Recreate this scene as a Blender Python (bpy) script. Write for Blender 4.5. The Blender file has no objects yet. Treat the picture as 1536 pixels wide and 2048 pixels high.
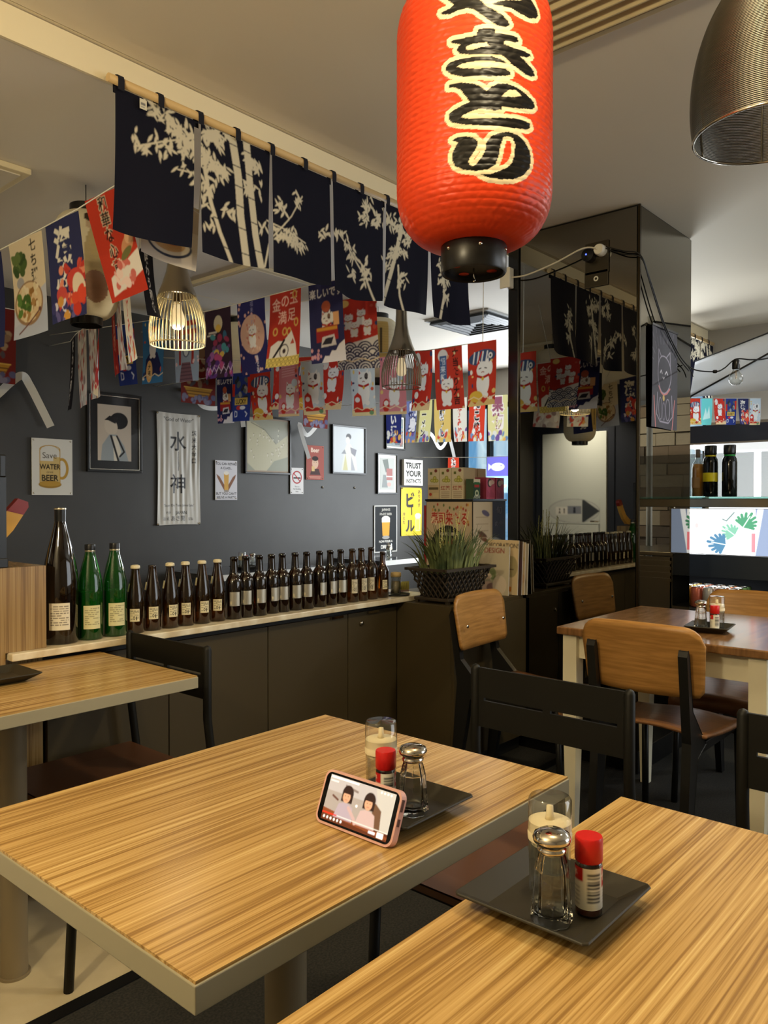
import bpy, bmesh, math, random
import numpy as np
from mathutils import Vector, Matrix, geometry

S = bpy.context.scene
COL = S.collection
R = math.radians
PI = math.pi
random.seed(7)

# ---------------------------------------------------------------- camera
cam_d = bpy.data.cameras.new('camera')
cam = bpy.data.objects.new('camera', cam_d)
COL.objects.link(cam)
cam.location = (0, 0, 1.23)
cam.rotation_euler = (R(90 - 0.876), 0, R(41.17 - 90))
cam_d.sensor_width = 36
cam_d.lens = 27.6
cam_d.clip_start = 0.02
S.camera = cam

# ---------------------------------------------------------------- world, exposure, lights
S.view_settings.view_transform = 'Standard'
S.view_settings.look = 'None'
S.view_settings.gamma = 1
S.view_settings.use_curve_mapping = False
S.view_settings.exposure = 0.36
w = bpy.data.worlds.new('world')
S.world = w
w.use_nodes = True
w.node_tree.nodes['Background'].inputs[0].default_value = (0.78, 0.90, 1.0, 1)
w.node_tree.nodes['Background'].inputs[1].default_value = 1.5
S.cycles.max_bounces = 10
S.cycles.transparent_max_bounces = 12
S.cycles.sample_clamp_indirect = 6
S.cycles.caustics_reflective = False
S.cycles.caustics_refractive = False


def area(name, loc, rot, sx, sy, power, col, shape='RECTANGLE', spread=180):
    d = bpy.data.lights.new(name, 'AREA')
    d.shape = shape
    d.size = sx
    d.size_y = sy
    d.energy = power
    d.color = col
    d.spread = R(spread)
    o = bpy.data.objects.new(name, d)
    o.location = loc
    o.rotation_euler = rot
    COL.objects.link(o)
    return o


WARM = (1.0, 0.835, 0.53)
NEUT = (1.0, 0.93, 0.82)
COOL = (0.90, 0.955, 1.0)


def bulb(name, loc, power, col, rad=.06):
    d = bpy.data.lights.new(name, 'POINT')
    d.energy = power
    d.color = col
    d.shadow_soft_size = rad
    o = bpy.data.objects.new(name, d)
    o.location = loc
    COL.objects.link(o)


# pendant bulbs hanging over the front tables (above and left of the frame)
bulb('pendant_bulb', (-0.55, 0.95, 2.12), 50, WARM)
bulb('pendant_bulb', (0.95, 0.42, 2.36), 17, WARM)
# recessed ceiling downlight, then an added fill light by the door
area('downlight_or_fill', (2.35, 0.35, 2.53), (0, 0, 0), .16, .16, 14, WARM, 'DISK', 150)
area('downlight_or_fill', (-0.75, 3.9, 2.44), (0, 0, 0), .16, .16, 26, NEUT, 'DISK', 110)  # added fill that brightens the door shown in the mirror
# daylight through the shop window (far right) and through the street front on the right
area('window_daylight', (6.27, 3.05, 1.42), (0, R(90), 0), 1.4, 1.8, 95, COOL)
area('street_daylight', (4.3, -2.36, 1.5), (R(90), 0, 0), 3.2, 1.8, 26, (1.0, 0.98, 0.95))
# fill light added to brighten the kitchen side, kept out of the reflections
area('kitchen_fill', (5.3, -.35, 2.5), (0, 0, R(90)), 1.2, .12, 45, (0.95, 0.98, 1.0))


# ---------------------------------------------------------------- helpers
def lin(c):
    return tuple(((v / 255) / 12.92 if v / 255 <= .04045 else ((v / 255 + .055) / 1.055) ** 2.4) for v in c)


def rgba(c):
    return (*lin(c), 1)


MATS = {}


def mat(name, col=(200, 200, 200), rough=.6, metal=0., spec=.5, trans=0., ior=1.45, emit=None, estr=0., coat=0., alpha=1.):
    if name in MATS:
        return MATS[name]
    m = bpy.data.materials.new(name)
    m.use_nodes = True
    b = m.node_tree.nodes['Principled BSDF']
    b.inputs['Base Color'].default_value = rgba(col)
    b.inputs['Roughness'].default_value = rough
    b.inputs['Metallic'].default_value = metal
    b.inputs['Specular IOR Level'].default_value = spec
    b.inputs['Transmission Weight'].default_value = trans
    b.inputs['IOR'].default_value = ior
    b.inputs['Coat Weight'].default_value = coat
    b.inputs['Alpha'].default_value = alpha
    if emit:
        b.inputs['Emission Color'].default_value = rgba(emit)
        b.inputs['Emission Strength'].default_value = estr
    MATS[name] = m
    return m


def thin_glass(name, tint=(250, 252, 250), rough=.02, body=None, bodyfac=0., edge=.5):
    """thin clear wall: transparent with a fresnel reflection, optional coloured body"""
    m = bpy.data.materials.new(name)
    m.use_nodes = True
    nt = m.node_tree
    out = nt.nodes['Material Output']
    nt.nodes.remove(nt.nodes['Principled BSDF'])
    tr = nt.nodes.new('ShaderNodeBsdfTransparent')
    lw = nt.nodes.new('ShaderNodeLayerWeight')
    lw.inputs[0].default_value = .5
    mc = nt.nodes.new('ShaderNodeMix')
    mc.data_type = 'RGBA'
    mc.inputs[6].default_value = rgba(tint)
    mc.inputs[7].default_value = (*[v * edge for v in lin(tint)], 1)
    nt.links.new(lw.outputs['Facing'], mc.inputs[0])
    nt.links.new(mc.outputs[2], tr.inputs[0])
    gl = nt.nodes.new('ShaderNodeBsdfGlossy')
    gl.inputs['Roughness'].default_value = rough
    pw = nt.nodes.new('ShaderNodeMath')
    pw.operation = 'POWER'
    pw.inputs[1].default_value = 3.
    nt.links.new(lw.outputs['Facing'], pw.inputs[0])
    fr = nt.nodes.new('ShaderNodeMath')
    fr.operation = 'MULTIPLY_ADD'
    fr.inputs[1].default_value = .85
    fr.inputs[2].default_value = .07
    nt.links.new(pw.outputs[0], fr.inputs[0])
    mx = nt.nodes.new('ShaderNodeMixShader')
    nt.links.new(fr.outputs[0], mx.inputs[0])
    last = tr
    if body:
        df = nt.nodes.new('ShaderNodeBsdfDiffuse')
        df.inputs[0].default_value = rgba(body)
        m2 = nt.nodes.new('ShaderNodeMixShader')
        m2.inputs[0].default_value = bodyfac
        nt.links.new(tr.outputs[0], m2.inputs[1])
        nt.links.new(df.outputs[0], m2.inputs[2])
        last = m2
    nt.links.new(last.outputs[0], mx.inputs[1])
    nt.links.new(gl.outputs[0], mx.inputs[2])
    nt.links.new(mx.outputs[0], out.inputs[0])
    MATS[name] = m
    return m


def bsdf(m):
    return m.node_tree.nodes['Principled BSDF']


def add_noise_color(m, c1, c2, scale=(1, 1, 1), nscale=5., detail=4., lo=.35, hi=.65, coord='Object', rough=.5):
    nt = m.node_tree
    tc = nt.nodes.new('ShaderNodeTexCoord')
    mp = nt.nodes.new('ShaderNodeMapping')
    mp.inputs['Scale'].default_value = scale
    nz = nt.nodes.new('ShaderNodeTexNoise')
    nz.inputs['Scale'].default_value = nscale
    nz.inputs['Detail'].default_value = detail
    nz.inputs['Roughness'].default_value = rough
    cr = nt.nodes.new('ShaderNodeValToRGB')
    cr.color_ramp.elements[0].position = lo
    cr.color_ramp.elements[0].color = rgba(c1)
    cr.color_ramp.elements[1].position = hi
    cr.color_ramp.elements[1].color = rgba(c2)
    nt.links.new(tc.outputs[coord], mp.inputs[0])
    nt.links.new(mp.outputs[0], nz.inputs['Vector'])
    nt.links.new(nz.outputs[0], cr.inputs[0])
    nt.links.new(cr.outputs[0], bsdf(m).inputs['Base Color'])
    return nz, cr, mp


def add_bump(m, scale=(1, 1, 1), nscale=20., detail=3., strength=.2, dist=.002):
    nt = m.node_tree
    tc = nt.nodes.new('ShaderNodeTexCoord')
    mp = nt.nodes.new('ShaderNodeMapping')
    mp.inputs['Scale'].default_value = scale
    nz = nt.nodes.new('ShaderNodeTexNoise')
    nz.inputs['Scale'].default_value = nscale
    nz.inputs['Detail'].default_value = detail
    bp = nt.nodes.new('ShaderNodeBump')
    bp.inputs['Strength'].default_value = strength
    bp.inputs['Distance'].default_value = dist
    nt.links.new(tc.outputs['Object'], mp.inputs[0])
    nt.links.new(mp.outputs[0], nz.inputs['Vector'])
    nt.links.new(nz.outputs[0], bp.inputs['Height'])
    nt.links.new(bp.outputs[0], bsdf(m).inputs['Normal'])


class MB:
    """collects simple solids into one mesh"""

    def __init__(s):
        s.v = []
        s.f = []
        s.sm = []

    def add(s, vs, fs, smooth=False):
        o = len(s.v)
        s.v += [tuple(p) for p in vs]
        s.f += [tuple(i + o for i in f) for f in fs]
        s.sm += [smooth] * len(fs)
        return s

    def box(s, x0, x1, y0, y1, z0, z1, M=None):
        vs = [(x, y, z) for x in (x0, x1) for y in (y0, y1) for z in (z0, z1)]
        if M is not None:
            vs = [tuple(M @ Vector(p)) for p in vs]
        return s.add(vs, [(0, 1, 3, 2), (4, 6, 7, 5), (0, 4, 5, 1), (2, 3, 7, 6), (0, 2, 6, 4), (1, 5, 7, 3)])

    def tube(s, pts, r, n=8, closed=False, caps=True):
        pts = [Vector(p) for p in pts]
        N = len(pts)
        rs = r if isinstance(r, (list, tuple)) else [r] * N
        vs = []
        up = Vector((0, 0, 1))
        prev = None
        for i, p in enumerate(pts):
            if closed:
                t = pts[(i + 1) % N] - pts[i - 1]
            else:
                t = pts[min(i + 1, N - 1)] - pts[max(i - 1, 0)]
            t.normalize()
            if prev is None:
                a = t.cross(up if abs(t.z) < .95 else Vector((1, 0, 0))).normalized()
            else:
                a = (prev - t * prev.dot(t)).normalized()
            prev = a
            b = t.cross(a)
            for k in range(n):
                an = 2 * PI * k / n
                vs.append(p + (a * math.cos(an) + b * math.sin(an)) * rs[i])
        fs = []
        M_ = N if closed else N - 1
        for i in range(M_):
            j = (i + 1) % N
            for k in range(n):
                l = (k + 1) % n
                fs.append((i * n + k, i * n + l, j * n + l, j * n + k))
        s.add(vs, fs, True)
        if caps and not closed:
            o = len(s.v) - len(vs)
            s.f.append(tuple(o + k for k in range(n))[::-1])
            s.sm.append(False)
            s.f.append(tuple(o + (N - 1) * n + k for k in range(n)))
            s.sm.append(False)
        return s

    def lathe(s, prof, c=(0, 0, 0), n=20, smooth=True, M=None, a0=0.):
        vs = []
        for (r, z) in prof:
            for k in range(n):
                an = a0 + 2 * PI * k / n
                p = Vector((c[0] + r * math.cos(an), c[1] + r * math.sin(an), c[2] + z))
                vs.append(tuple(M @ p) if M is not None else tuple(p))
        fs = []
        for i in range(len(prof) - 1):
            for k in range(n):
                l = (k + 1) % n
                fs.append((i * n + k, i * n + l, (i + 1) * n + l, (i + 1) * n + k))
        s.add(vs, fs, smooth)
        return s

    def disc(s, r, z, c=(0, 0, 0), n=20):
        s.add([(c[0] + r * math.cos(2 * PI * k / n), c[1] + r * math.sin(2 * PI * k / n), c[2] + z) for k in range(n)], [tuple(range(n))])
        return s

    def prism(s, poly, axis, a, b):
        """extrude a 2D polygon along axis 0/1/2"""
        def put(p, t):
            if axis == 0:
                return (t, p[0], p[1])
            if axis == 1:
                return (p[0], t, p[1])
            return (p[0], p[1], t)
        n = len(poly)
        vs = [put(p, a) for p in poly] + [put(p, b) for p in poly]
        fs = [(i, (i + 1) % n, n + (i + 1) % n, n + i) for i in range(n)]
        tri = geometry.tessellate_polygon([[Vector((p[0], p[1], 0)) for p in poly]])
        fs += [tuple(t) for t in tri] + [tuple(n + i for i in t[::-1]) for t in tri]
        return s.add(vs, fs)

    def grid(s, nu, nv, fn, smooth=True):
        vs = [fn(i / nu, j / nv) for j in range(nv + 1) for i in range(nu + 1)]
        fs = [(j * (nu + 1) + i, j * (nu + 1) + i + 1, (j + 1) * (nu + 1) + i + 1, (j + 1) * (nu + 1) + i) for j in range(nv) for i in range(nu)]
        return s.add(vs, fs, smooth)

    def sheet(s, nu, nv, fn, th=.01):
        """a grid with thickness along its normals"""
        P = [[Vector(fn(i / nu, j / nv)) for i in range(nu + 1)] for j in range(nv + 1)]
        Q = []
        for j in range(nv + 1):
            row = []
            for i in range(nu + 1):
                du = P[j][min(i + 1, nu)] - P[j][max(i - 1, 0)]
                dv = P[min(j + 1, nv)][i] - P[max(j - 1, 0)][i]
                nn = du.cross(dv)
                nn = nn.normalized() if nn.length > 1e-9 else Vector((0, 0, 1))
                row.append(P[j][i] + nn * th)
            Q.append(row)
        A = [p for r_ in P for p in r_]
        B = [p for r_ in Q for p in r_]
        n = len(A)
        W = nu + 1
        fs = []
        for j in range(nv):
            for i in range(nu):
                a = j * W + i
                fs.append((a, a + W, a + W + 1, a + 1))
                fs.append((n + a, n + a + 1, n + a + W + 1, n + a + W))
        for i in range(nu):
            fs.append((i, i + 1, n + i + 1, n + i))
            a = nv * W + i
            fs.append((a + 1, a, n + a, n + a + 1))
        for j in range(nv):
            a = j * W
            fs.append((a + W, a, n + a, n + a + W))
            a = j * W + nu
            fs.append((a, a + W, n + a + W, n + a))
        return s.add(A + B, fs, True)

    def build(s, name, m, parent=None, loc=None, rot=None, bevel=0., seg=2, autosmooth=False):
        me = bpy.data.meshes.new(name)
        me.from_pydata(s.v, [], s.f)
        if any(s.sm):
            me.polygons.foreach_set('use_smooth', s.sm)
        if bevel:
            bm = bmesh.new()
            bm.from_mesh(me)
            bmesh.ops.remove_doubles(bm, verts=bm.verts, dist=1e-6)
            es = [e for e in bm.edges if len(e.link_faces) == 2 and e.calc_face_angle(0) > .6]
            bmesh.ops.bevel(bm, geom=es, offset=bevel, segments=seg, affect='EDGES', profile=.5, clamp_overlap=True)
            bm.to_mesh(me)
            bm.free()
        if autosmooth:
            me.polygons.foreach_set('use_smooth', [True] * len(me.polygons))
            me.set_sharp_from_angle(angle=R(40))
        me.materials.append(m)
        me.update()
        return link(name, me, parent, loc, rot)


def link(name, me, parent=None, loc=None, rot=None):
    o = bpy.data.objects.new(name, me)
    COL.objects.link(o)
    if parent:
        o.parent = parent
    if loc:
        o.location = loc
    if rot:
        o.rotation_euler = rot
    return o


def tag(o, label, cat, group=None, kind=None):
    o['label'] = label
    o['category'] = cat
    if group:
        o['group'] = group
    if kind:
        o['kind'] = kind
    return o


def thing(name, label, cat, loc=(0, 0, 0), rz=0., group=None):
    o = bpy.data.objects.new(name, None)
    o.empty_display_size = .05
    COL.objects.link(o)
    o.location = loc
    o.rotation_euler = (0, 0, rz)
    return tag(o, label, cat, group)


def struct(o, label=None):
    o['kind'] = 'structure'
    if label:
        o['label'] = label
    return o


def dup(root, loc, rz, label, name=None):
    def rec(o, par):
        c = o.copy()
        COL.objects.link(c)
        if par:
            c.parent = par
            c.matrix_parent_inverse = o.matrix_parent_inverse.copy()
        for ch in o.children:
            rec(ch, c)
        return c
    kids = list(root.children)
    c = root.copy()
    COL.objects.link(c)
    c.location = loc
    c.rotation_euler = (root.rotation_euler[0], root.rotation_euler[1], rz)
    c['label'] = label
    for k in kids:
        rec(k, c)
    return c


# ---------------------------------------------------------------- print canvas (flat print on paper, cloth and tin)
_fc = bpy.data.curves.new('glyph_source', 'FONT')
_fo = bpy.data.objects.new('glyph_source', _fc)
COL.objects.link(_fo)
_TXT = {}


def glyph_tris(s, bold):
    k = (s, bold)
    if k not in _TXT:
        _fc.body = s
        _fc.offset = bold
        _fc.size = 1
        bpy.context.view_layer.update()
        dg = bpy.context.evaluated_depsgraph_get()
        me = bpy.data.meshes.new_from_object(_fo.evaluated_get(dg))
        me.calc_loop_triangles()
        P = np.array([v.co[:2] for v in me.vertices]) if len(me.vertices) else np.zeros((0, 2))
        T = np.array([t.vertices[:] for t in me.loop_triangles], dtype=int).reshape(-1, 3)
        bpy.data.meshes.remove(me)
        _TXT[k] = (P, T)
    return _TXT[k]


class Cv:
    """a small colour canvas in centimetres; x right, y up"""

    def __init__(s, w, h, bg, res=4.):
        s.w, s.h = w, h
        s.ss = 2
        s.nx = max(2, int(round(w * res)))
        s.ny = max(2, int(round(h * res)))
        s.kx = s.nx * s.ss / w
        s.ky = s.ny * s.ss / h
        s.a = np.empty((s.ny * s.ss, s.nx * s.ss, 3), dtype=np.float32)
        s.a[:] = lin(bg)

    def _box(s, x0, x1, y0, y1):
        i0 = max(0, int(x0 * s.kx) - 1)
        i1 = min(s.a.shape[1], int(x1 * s.kx) + 2)
        j0 = max(0, int(y0 * s.ky) - 1)
        j1 = min(s.a.shape[0], int(y1 * s.ky) + 2)
        if i1 <= i0 or j1 <= j0:
            return None
        X, Y = np.meshgrid((np.arange(i0, i1) + .5) / s.kx, (np.arange(j0, j1) + .5) / s.ky)
        return slice(j0, j1), slice(i0, i1), X, Y

    def _put(s, b, m, c):
        s.a[b[0], b[1]][m] = lin(c)

    def rect(s, x0, x1, y0, y1, c):
        b = s._box(x0, x1, y0, y1)
        if b:
            s._put(b, (b[2] >= x0) & (b[2] <= x1) & (b[3] >= y0) & (b[3] <= y1), c)
        return s

    def ell(s, cx, cy, rx, ry, c, rot=0., rin=0.):
        m_ = max(rx, ry)
        b = s._box(cx - m_, cx + m_, cy - m_, cy + m_)
        if b:
            dx, dy = b[2] - cx, b[3] - cy
            co, si = math.cos(rot), math.sin(rot)
            q = ((dx * co + dy * si) / rx) ** 2 + ((-dx * si + dy * co) / ry) ** 2
            s._put(b, (q <= 1) & (q >= rin * rin), c)
        return s

    def poly(s, pts, c):
        xs = [p[0] for p in pts]
        ys = [p[1] for p in pts]
        b = s._box(min(xs), max(xs), min(ys), max(ys))
        if b:
            s._put(b, inpoly(b[2], b[3], pts), c)
        return s

    def line(s, pts, wd, c):
        h = wd / 2
        for (x0, y0), (x1, y1) in zip(pts[:-1], pts[1:]):
            b = s._box(min(x0, x1) - h, max(x0, x1) + h, min(y0, y1) - h, max(y0, y1) + h)
            if not b:
                continue
            dx, dy = x1 - x0, y1 - y0
            L = dx * dx + dy * dy + 1e-9
            t = np.clip(((b[2] - x0) * dx + (b[3] - y0) * dy) / L, 0, 1)
            s._put(b, (b[2] - x0 - t * dx) ** 2 + (b[3] - y0 - t * dy) ** 2 <= h * h, c)
        return s

    def text(s, t, x, y, size, c, bold=.0, al='C', sx=1., rot=0., out=None, ow=.06):
        if out:
            s.text(t, x, y, size, out, bold + ow, al, sx, rot)
        # the plain glyph gives the placement, the offset glyph the drawing
        P0, _ = glyph_tris(t, 0.)
        P, T = glyph_tris(t, bold)
        if not len(P):
            return s
        wd = P0[:, 0].max() + (P0[:, 0].min() if al == 'C' else 0)
        ox = -wd / 2 if al == 'C' else 0
        Q = (P + [ox, 0]) * [size * sx, size]
        co, si = math.cos(rot), math.sin(rot)
        Q = np.stack([x + Q[:, 0] * co - Q[:, 1] * si, y + Q[:, 0] * si + Q[:, 1] * co], 1)
        col = lin(c)
        for a, b, d in Q[T]:
            lo = np.minimum(np.minimum(a, b), d)
            hi = np.maximum(np.maximum(a, b), d)
            bb = s._box(lo[0], hi[0], lo[1], hi[1])
            if not bb:
                continue
            X, Y = bb[2], bb[3]
            e1 = (b[0] - a[0]) * (Y - a[1]) - (b[1] - a[1]) * (X - a[0])
            e2 = (d[0] - b[0]) * (Y - b[1]) - (d[1] - b[1]) * (X - b[0])
            e3 = (a[0] - d[0]) * (Y - d[1]) - (a[1] - d[1]) * (X - d[0])
            m = ((e1 >= 0) & (e2 >= 0) & (e3 >= 0)) | ((e1 <= 0) & (e2 <= 0) & (e3 <= 0))
            s.a[bb[0], bb[1]][m] = col
        return s

    def vtext(s, t, x, ytop, size, c, bold=.0, step=1.05, sx=1., out=None, ow=.06):
        y = ytop - size * .85
        for ch in t:
            r_ = 0.
            s.text(ch, x, y, size, c, bold, 'C', sx, r_, out, ow)
            y -= size * step
        return s

    def vert_cols(s):
        """colours for (ny+1) x (nx+1) vertices"""
        a = s.a.reshape(s.ny, s.ss, s.nx, s.ss, 3).mean(axis=(1, 3))
        p = np.pad(a, ((1, 1), (1, 1), (0, 0)), mode='edge')
        q = (p[:-1, :-1] + p[1:, :-1] + p[:-1, 1:] + p[1:, 1:]) / 4
        return q


def inpoly(X, Y, pts):
    r_ = np.zeros(X.shape, bool)
    n = len(pts)
    j = n - 1
    for i in range(n):
        xi, yi = pts[i]
        xj, yj = pts[j]
        if yi != yj:
            c = ((yi > Y) != (yj > Y)) & (X < (xj - xi) * (Y - yi) / (yj - yi) + xi)
            r_ ^= c
        j = i
    return r_


def attr_mat(name, rough=.6, spec=.4, emit=0., trans_=0., bump=0.):
    if name in MATS:
        return MATS[name]
    m = mat(name, rough=rough, spec=spec)
    nt = m.node_tree
    at = nt.nodes.new('ShaderNodeAttribute')
    at.attribute_name = 'print_colour'
    b = bsdf(m)
    nt.links.new(at.outputs['Color'], b.inputs['Base Color'])
    if emit:
        nt.links.new(at.outputs['Color'], b.inputs['Emission Color'])
        b.inputs['Emission Strength'].default_value = emit
    if trans_:
        out = nt.nodes['Material Output']
        tr = nt.nodes.new('ShaderNodeBsdfTranslucent')
        mx = nt.nodes.new('ShaderNodeMixShader')
        mx.inputs[0].default_value = trans_
        nt.links.new(at.outputs['Color'], tr.inputs[0])
        nt.links.new(b.outputs[0], mx.inputs[1])
        nt.links.new(tr.outputs[0], mx.inputs[2])
        nt.links.new(mx.outputs[0], out.inputs[0])
    return m


def grid_mesh(name, P, C, m, closed_u=False):
    """P (nv,nu,3) positions, C (nv,nu,3) linear colours"""
    nv, nu = P.shape[:2]
    me = bpy.data.meshes.new(name)
    idx = np.arange(nv * nu).reshape(nv, nu)
    a, b, c, d = idx[:-1, :-1], idx[:-1, 1:], idx[1:, 1:], idx[1:, :-1]
    F = np.stack([a, b, c, d], -1).reshape(-1, 4)
    if closed_u:
        e = np.stack([idx[:-1, -1], idx[:-1, 0], idx[1:, 0], idx[1:, -1]], -1)
        F = np.concatenate([F, e])
    me.vertices.add(nv * nu)
    me.vertices.foreach_set('co', P.reshape(-1).astype(np.float32))
    me.loops.add(F.size)
    me.loops.foreach_set('vertex_index', F.reshape(-1).astype(np.int32))
    me.polygons.add(len(F))
    me.polygons.foreach_set('loop_start', np.arange(0, F.size, 4, dtype=np.int32))
    me.polygons.foreach_set('use_smooth', np.ones(len(F), bool))
    me.update(calc_edges=True)
    if C is not None:
        at = me.attributes.new('print_colour', 'FLOAT_COLOR', 'POINT')
        at.data.foreach_set('color', np.concatenate([C.reshape(-1, 3), np.ones((nv * nu, 1))], 1).reshape(-1).astype(np.float32))
    me.materials.append(m)
    return me


def print_mesh(name, cv, w_, h_, m, fn=None):
    """flat print, centred on x, hanging down from z=0, facing -Y; fn(U,V)->dy adds waves"""
    C = cv.vert_cols()
    nv, nu = C.shape[:2]
    U, V = np.meshgrid(np.linspace(0, 1, nu), np.linspace(0, 1, nv))
    X = (U - .5) * w_
    Z = (V - 1) * h_
    Y = np.zeros_like(X)
    if fn:
        r_ = fn(U, V)
        if isinstance(r_, tuple):
            X, Y, Z = X + r_[0], Y + r_[1], Z + r_[2]
        else:
            Y = Y + r_
    return grid_mesh(name, np.stack([X, Y, Z], -1), C, m)
# ---------------------------------------------------------------- materials
def zebrano(name, along, dk=1.):
    """striped laminate; along = axis of the grain"""
    m = mat(name, rough=.27, spec=.45)
    nt = m.node_tree
    tc = nt.nodes.new('ShaderNodeTexCoord')
    sc = {0: (1.0, 84, 84), 2: (30, 30, .6)}[along]
    sc2 = {0: (2.4, 190, 190), 2: (150, 150, 1.8)}[along]
    outs = []
    for k, (q, d) in enumerate(((sc, 3.), (sc2, 2.))):
        mp = nt.nodes.new('ShaderNodeMapping')
        mp.inputs['Scale'].default_value = q
        nz = nt.nodes.new('ShaderNodeTexNoise')
        nz.inputs['Scale'].default_value = 1.5
        nz.inputs['Detail'].default_value = d
        nz.inputs['Roughness'].default_value = .55
        nz.inputs['Distortion'].default_value = .25 if k == 0 else 0
        nt.links.new(tc.outputs['Object'], mp.inputs[0])
        nt.links.new(mp.outputs[0], nz.inputs['Vector'])
        outs.append(nz)
    mx = nt.nodes.new('ShaderNodeMix')
    mx.data_type = 'FLOAT'
    mx.inputs[0].default_value = .45
    nt.links.new(outs[0].outputs[0], mx.inputs[2])
    nt.links.new(outs[1].outputs[0], mx.inputs[3])
    cr = nt.nodes.new('ShaderNodeValToRGB')
    e = cr.color_ramp.elements
    e[0].position = .33
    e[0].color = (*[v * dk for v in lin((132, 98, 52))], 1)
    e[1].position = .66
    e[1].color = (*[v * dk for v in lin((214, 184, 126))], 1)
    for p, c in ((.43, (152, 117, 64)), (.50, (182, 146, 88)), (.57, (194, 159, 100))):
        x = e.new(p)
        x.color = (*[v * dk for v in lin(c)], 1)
    nt.links.new(mx.outputs[0], cr.inputs[0])
    nt.links.new(cr.outputs[0], bsdf(m).inputs['Base Color'])
    return m


ZX = zebrano('zebrano_table', 0)
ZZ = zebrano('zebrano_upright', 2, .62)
EDGE = mat('table_edge_band', (156, 148, 124), .42)
CEIL = mat('ceiling_paint', (232, 222, 202), .85)
CEIL2 = mat('ceiling_paint_rear', (222, 216, 204), .85)
BEAM = mat('beam_paint', (232, 220, 188), .7)
WALL = mat('charcoal_wall', (62, 64, 66), .55)
add_noise_color(WALL, (49, 47, 43), (55, 53, 49), nscale=3.)
WALLN = mat('navy_wall', (34, 38, 48), .5)
PALE = mat('pale_wall', (178, 172, 160), .8)
CARPET = mat('dark_carpet', (42, 40, 34), .95)
add_noise_color(CARPET, (22, 21, 18), (44, 41, 34), nscale=160., detail=3)
VINYL = mat('cream_floor', (186, 172, 140), .55)
add_noise_color(VINYL, (180, 166, 134), (192, 178, 146), nscale=9.)
TRIMB = mat('black_trim', (14, 14, 14), .4)
MIRR = mat('smoked_mirror', (128, 124, 114), .015, 1.0)
MIRFR = mat('mirror_frame', (16, 15, 14), .25)
DARKC = mat('dark_cabinet', (72, 62, 42), .5, 0., .25)
DARKK = mat('dark_kick', (20, 19, 17), .6)
MARB = mat('cream_stone', (226, 212, 180), .3)
add_noise_color(MARB, (206, 186, 148), (236, 226, 200), nscale=14., detail=6)
SHAKG = mat('pressed_glass', (250, 252, 248), .03, trans=1., ior=1.48)
BLKMET = mat('black_metal', (20, 20, 20), .38, 0., .5)
BLKPL = mat('black_plastic', (14, 14, 14), .3)
BLKPOW = mat('black_powder_coat', (20, 19, 15), .5, 0., .3)
PLY = mat('oak_ply', rough=.36)
add_noise_color(PLY, (154, 110, 56), (180, 132, 72), scale=(3, 3, 40), nscale=3., detail=4)
PLYS = mat('brown_ply_seat', rough=.32)
add_noise_color(PLYS, (108, 72, 44), (134, 92, 58), scale=(3, 30, 3), nscale=3., detail=4)
SEATB = mat('dark_brown_seat', (92, 58, 34), .4)
WHITEP = mat('cream_paint', (222, 214, 188), .45)
OILW = mat('oiled_pine_top', rough=.2)
add_noise_color(OILW, (100, 70, 42), (136, 98, 60), scale=(4, 26, 4), nscale=2., detail=4)
CHROME = mat('chrome', (214, 208, 196), .1, 1.)
NICK = mat('brushed_nickel', (168, 158, 140), .28, 1.)
STEEL = mat('stainless_steel', (150, 142, 126), .3, 1.)
WIRE = mat('cream_wire', (236, 222, 176), .4, 0.)
WIRED = mat('nickel_wire', (150, 142, 126), .3, .8)
BRASSW = mat('bronze_wire', (136, 131, 121), .33, 1.)
GLASS = thin_glass('clear_glass', (253, 254, 251), .02, (220, 222, 214), .012, .66)
CLEARP = thin_glass('clear_plastic', (254, 254, 252), .03, edge=.86)
AMBER = thin_glass('amber_glass', (164, 116, 44), .05, (52, 33, 10), .25)
AMBER2 = thin_glass('dark_amber_glass', (122, 78, 28), .05, (32, 20, 8), .38)
GREENG = thin_glass('green_glass', (96, 196, 96), .04, (22, 110, 36), .2)
WHITE = mat('white_plastic', (232, 228, 214), .45)
CREAM = mat('cream_plastic', (226, 212, 176), .5)
REDP = mat('red_plastic', (196, 28, 24), .35)
SLATE = mat('slate_plate', (48, 44, 34), .45, 0., .35)
PAPERW = mat('white_paper', (214, 210, 200), .8)
RIBB = mat('white_ribbon', (206, 206, 202), .6)
STRING = mat('white_string', (224, 222, 214), .7)
NAVY = mat('navy_cotton', (20, 21, 34), .9)
RODW = mat('pale_wood_rod', (206, 176, 126), .5)
BULB = mat('opal_bulb', (236, 230, 214), .3, emit=(255, 226, 170), estr=.35)
ROPE = mat('white_cord', (222, 216, 196), .5)
BCORD = mat('black_cord', (10, 10, 10), .5)
FRAMEB = mat('black_frame', (18, 18, 18), .3)
SILV = mat('silver_frame', (176, 172, 160), .25, 1.)
PRINT = attr_mat('printed_paper', .55)
PRINTC = attr_mat('printed_cloth', .75, .2, trans_=.25)
PRINTT = attr_mat('printed_tin', .6, .15)
PRINTG = attr_mat('printed_under_glass', .3, .2)
SCREEN = attr_mat('lit_screen', .2, emit=.75)
SIGNLIT = attr_mat('backlit_graphic', .3, emit=1.6)


# ---------------------------------------------------------------- the room
def sbox(name, m, *a, bevel=0.):
    return struct(MB().box(*a).build(name, m, bevel=bevel))


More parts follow.
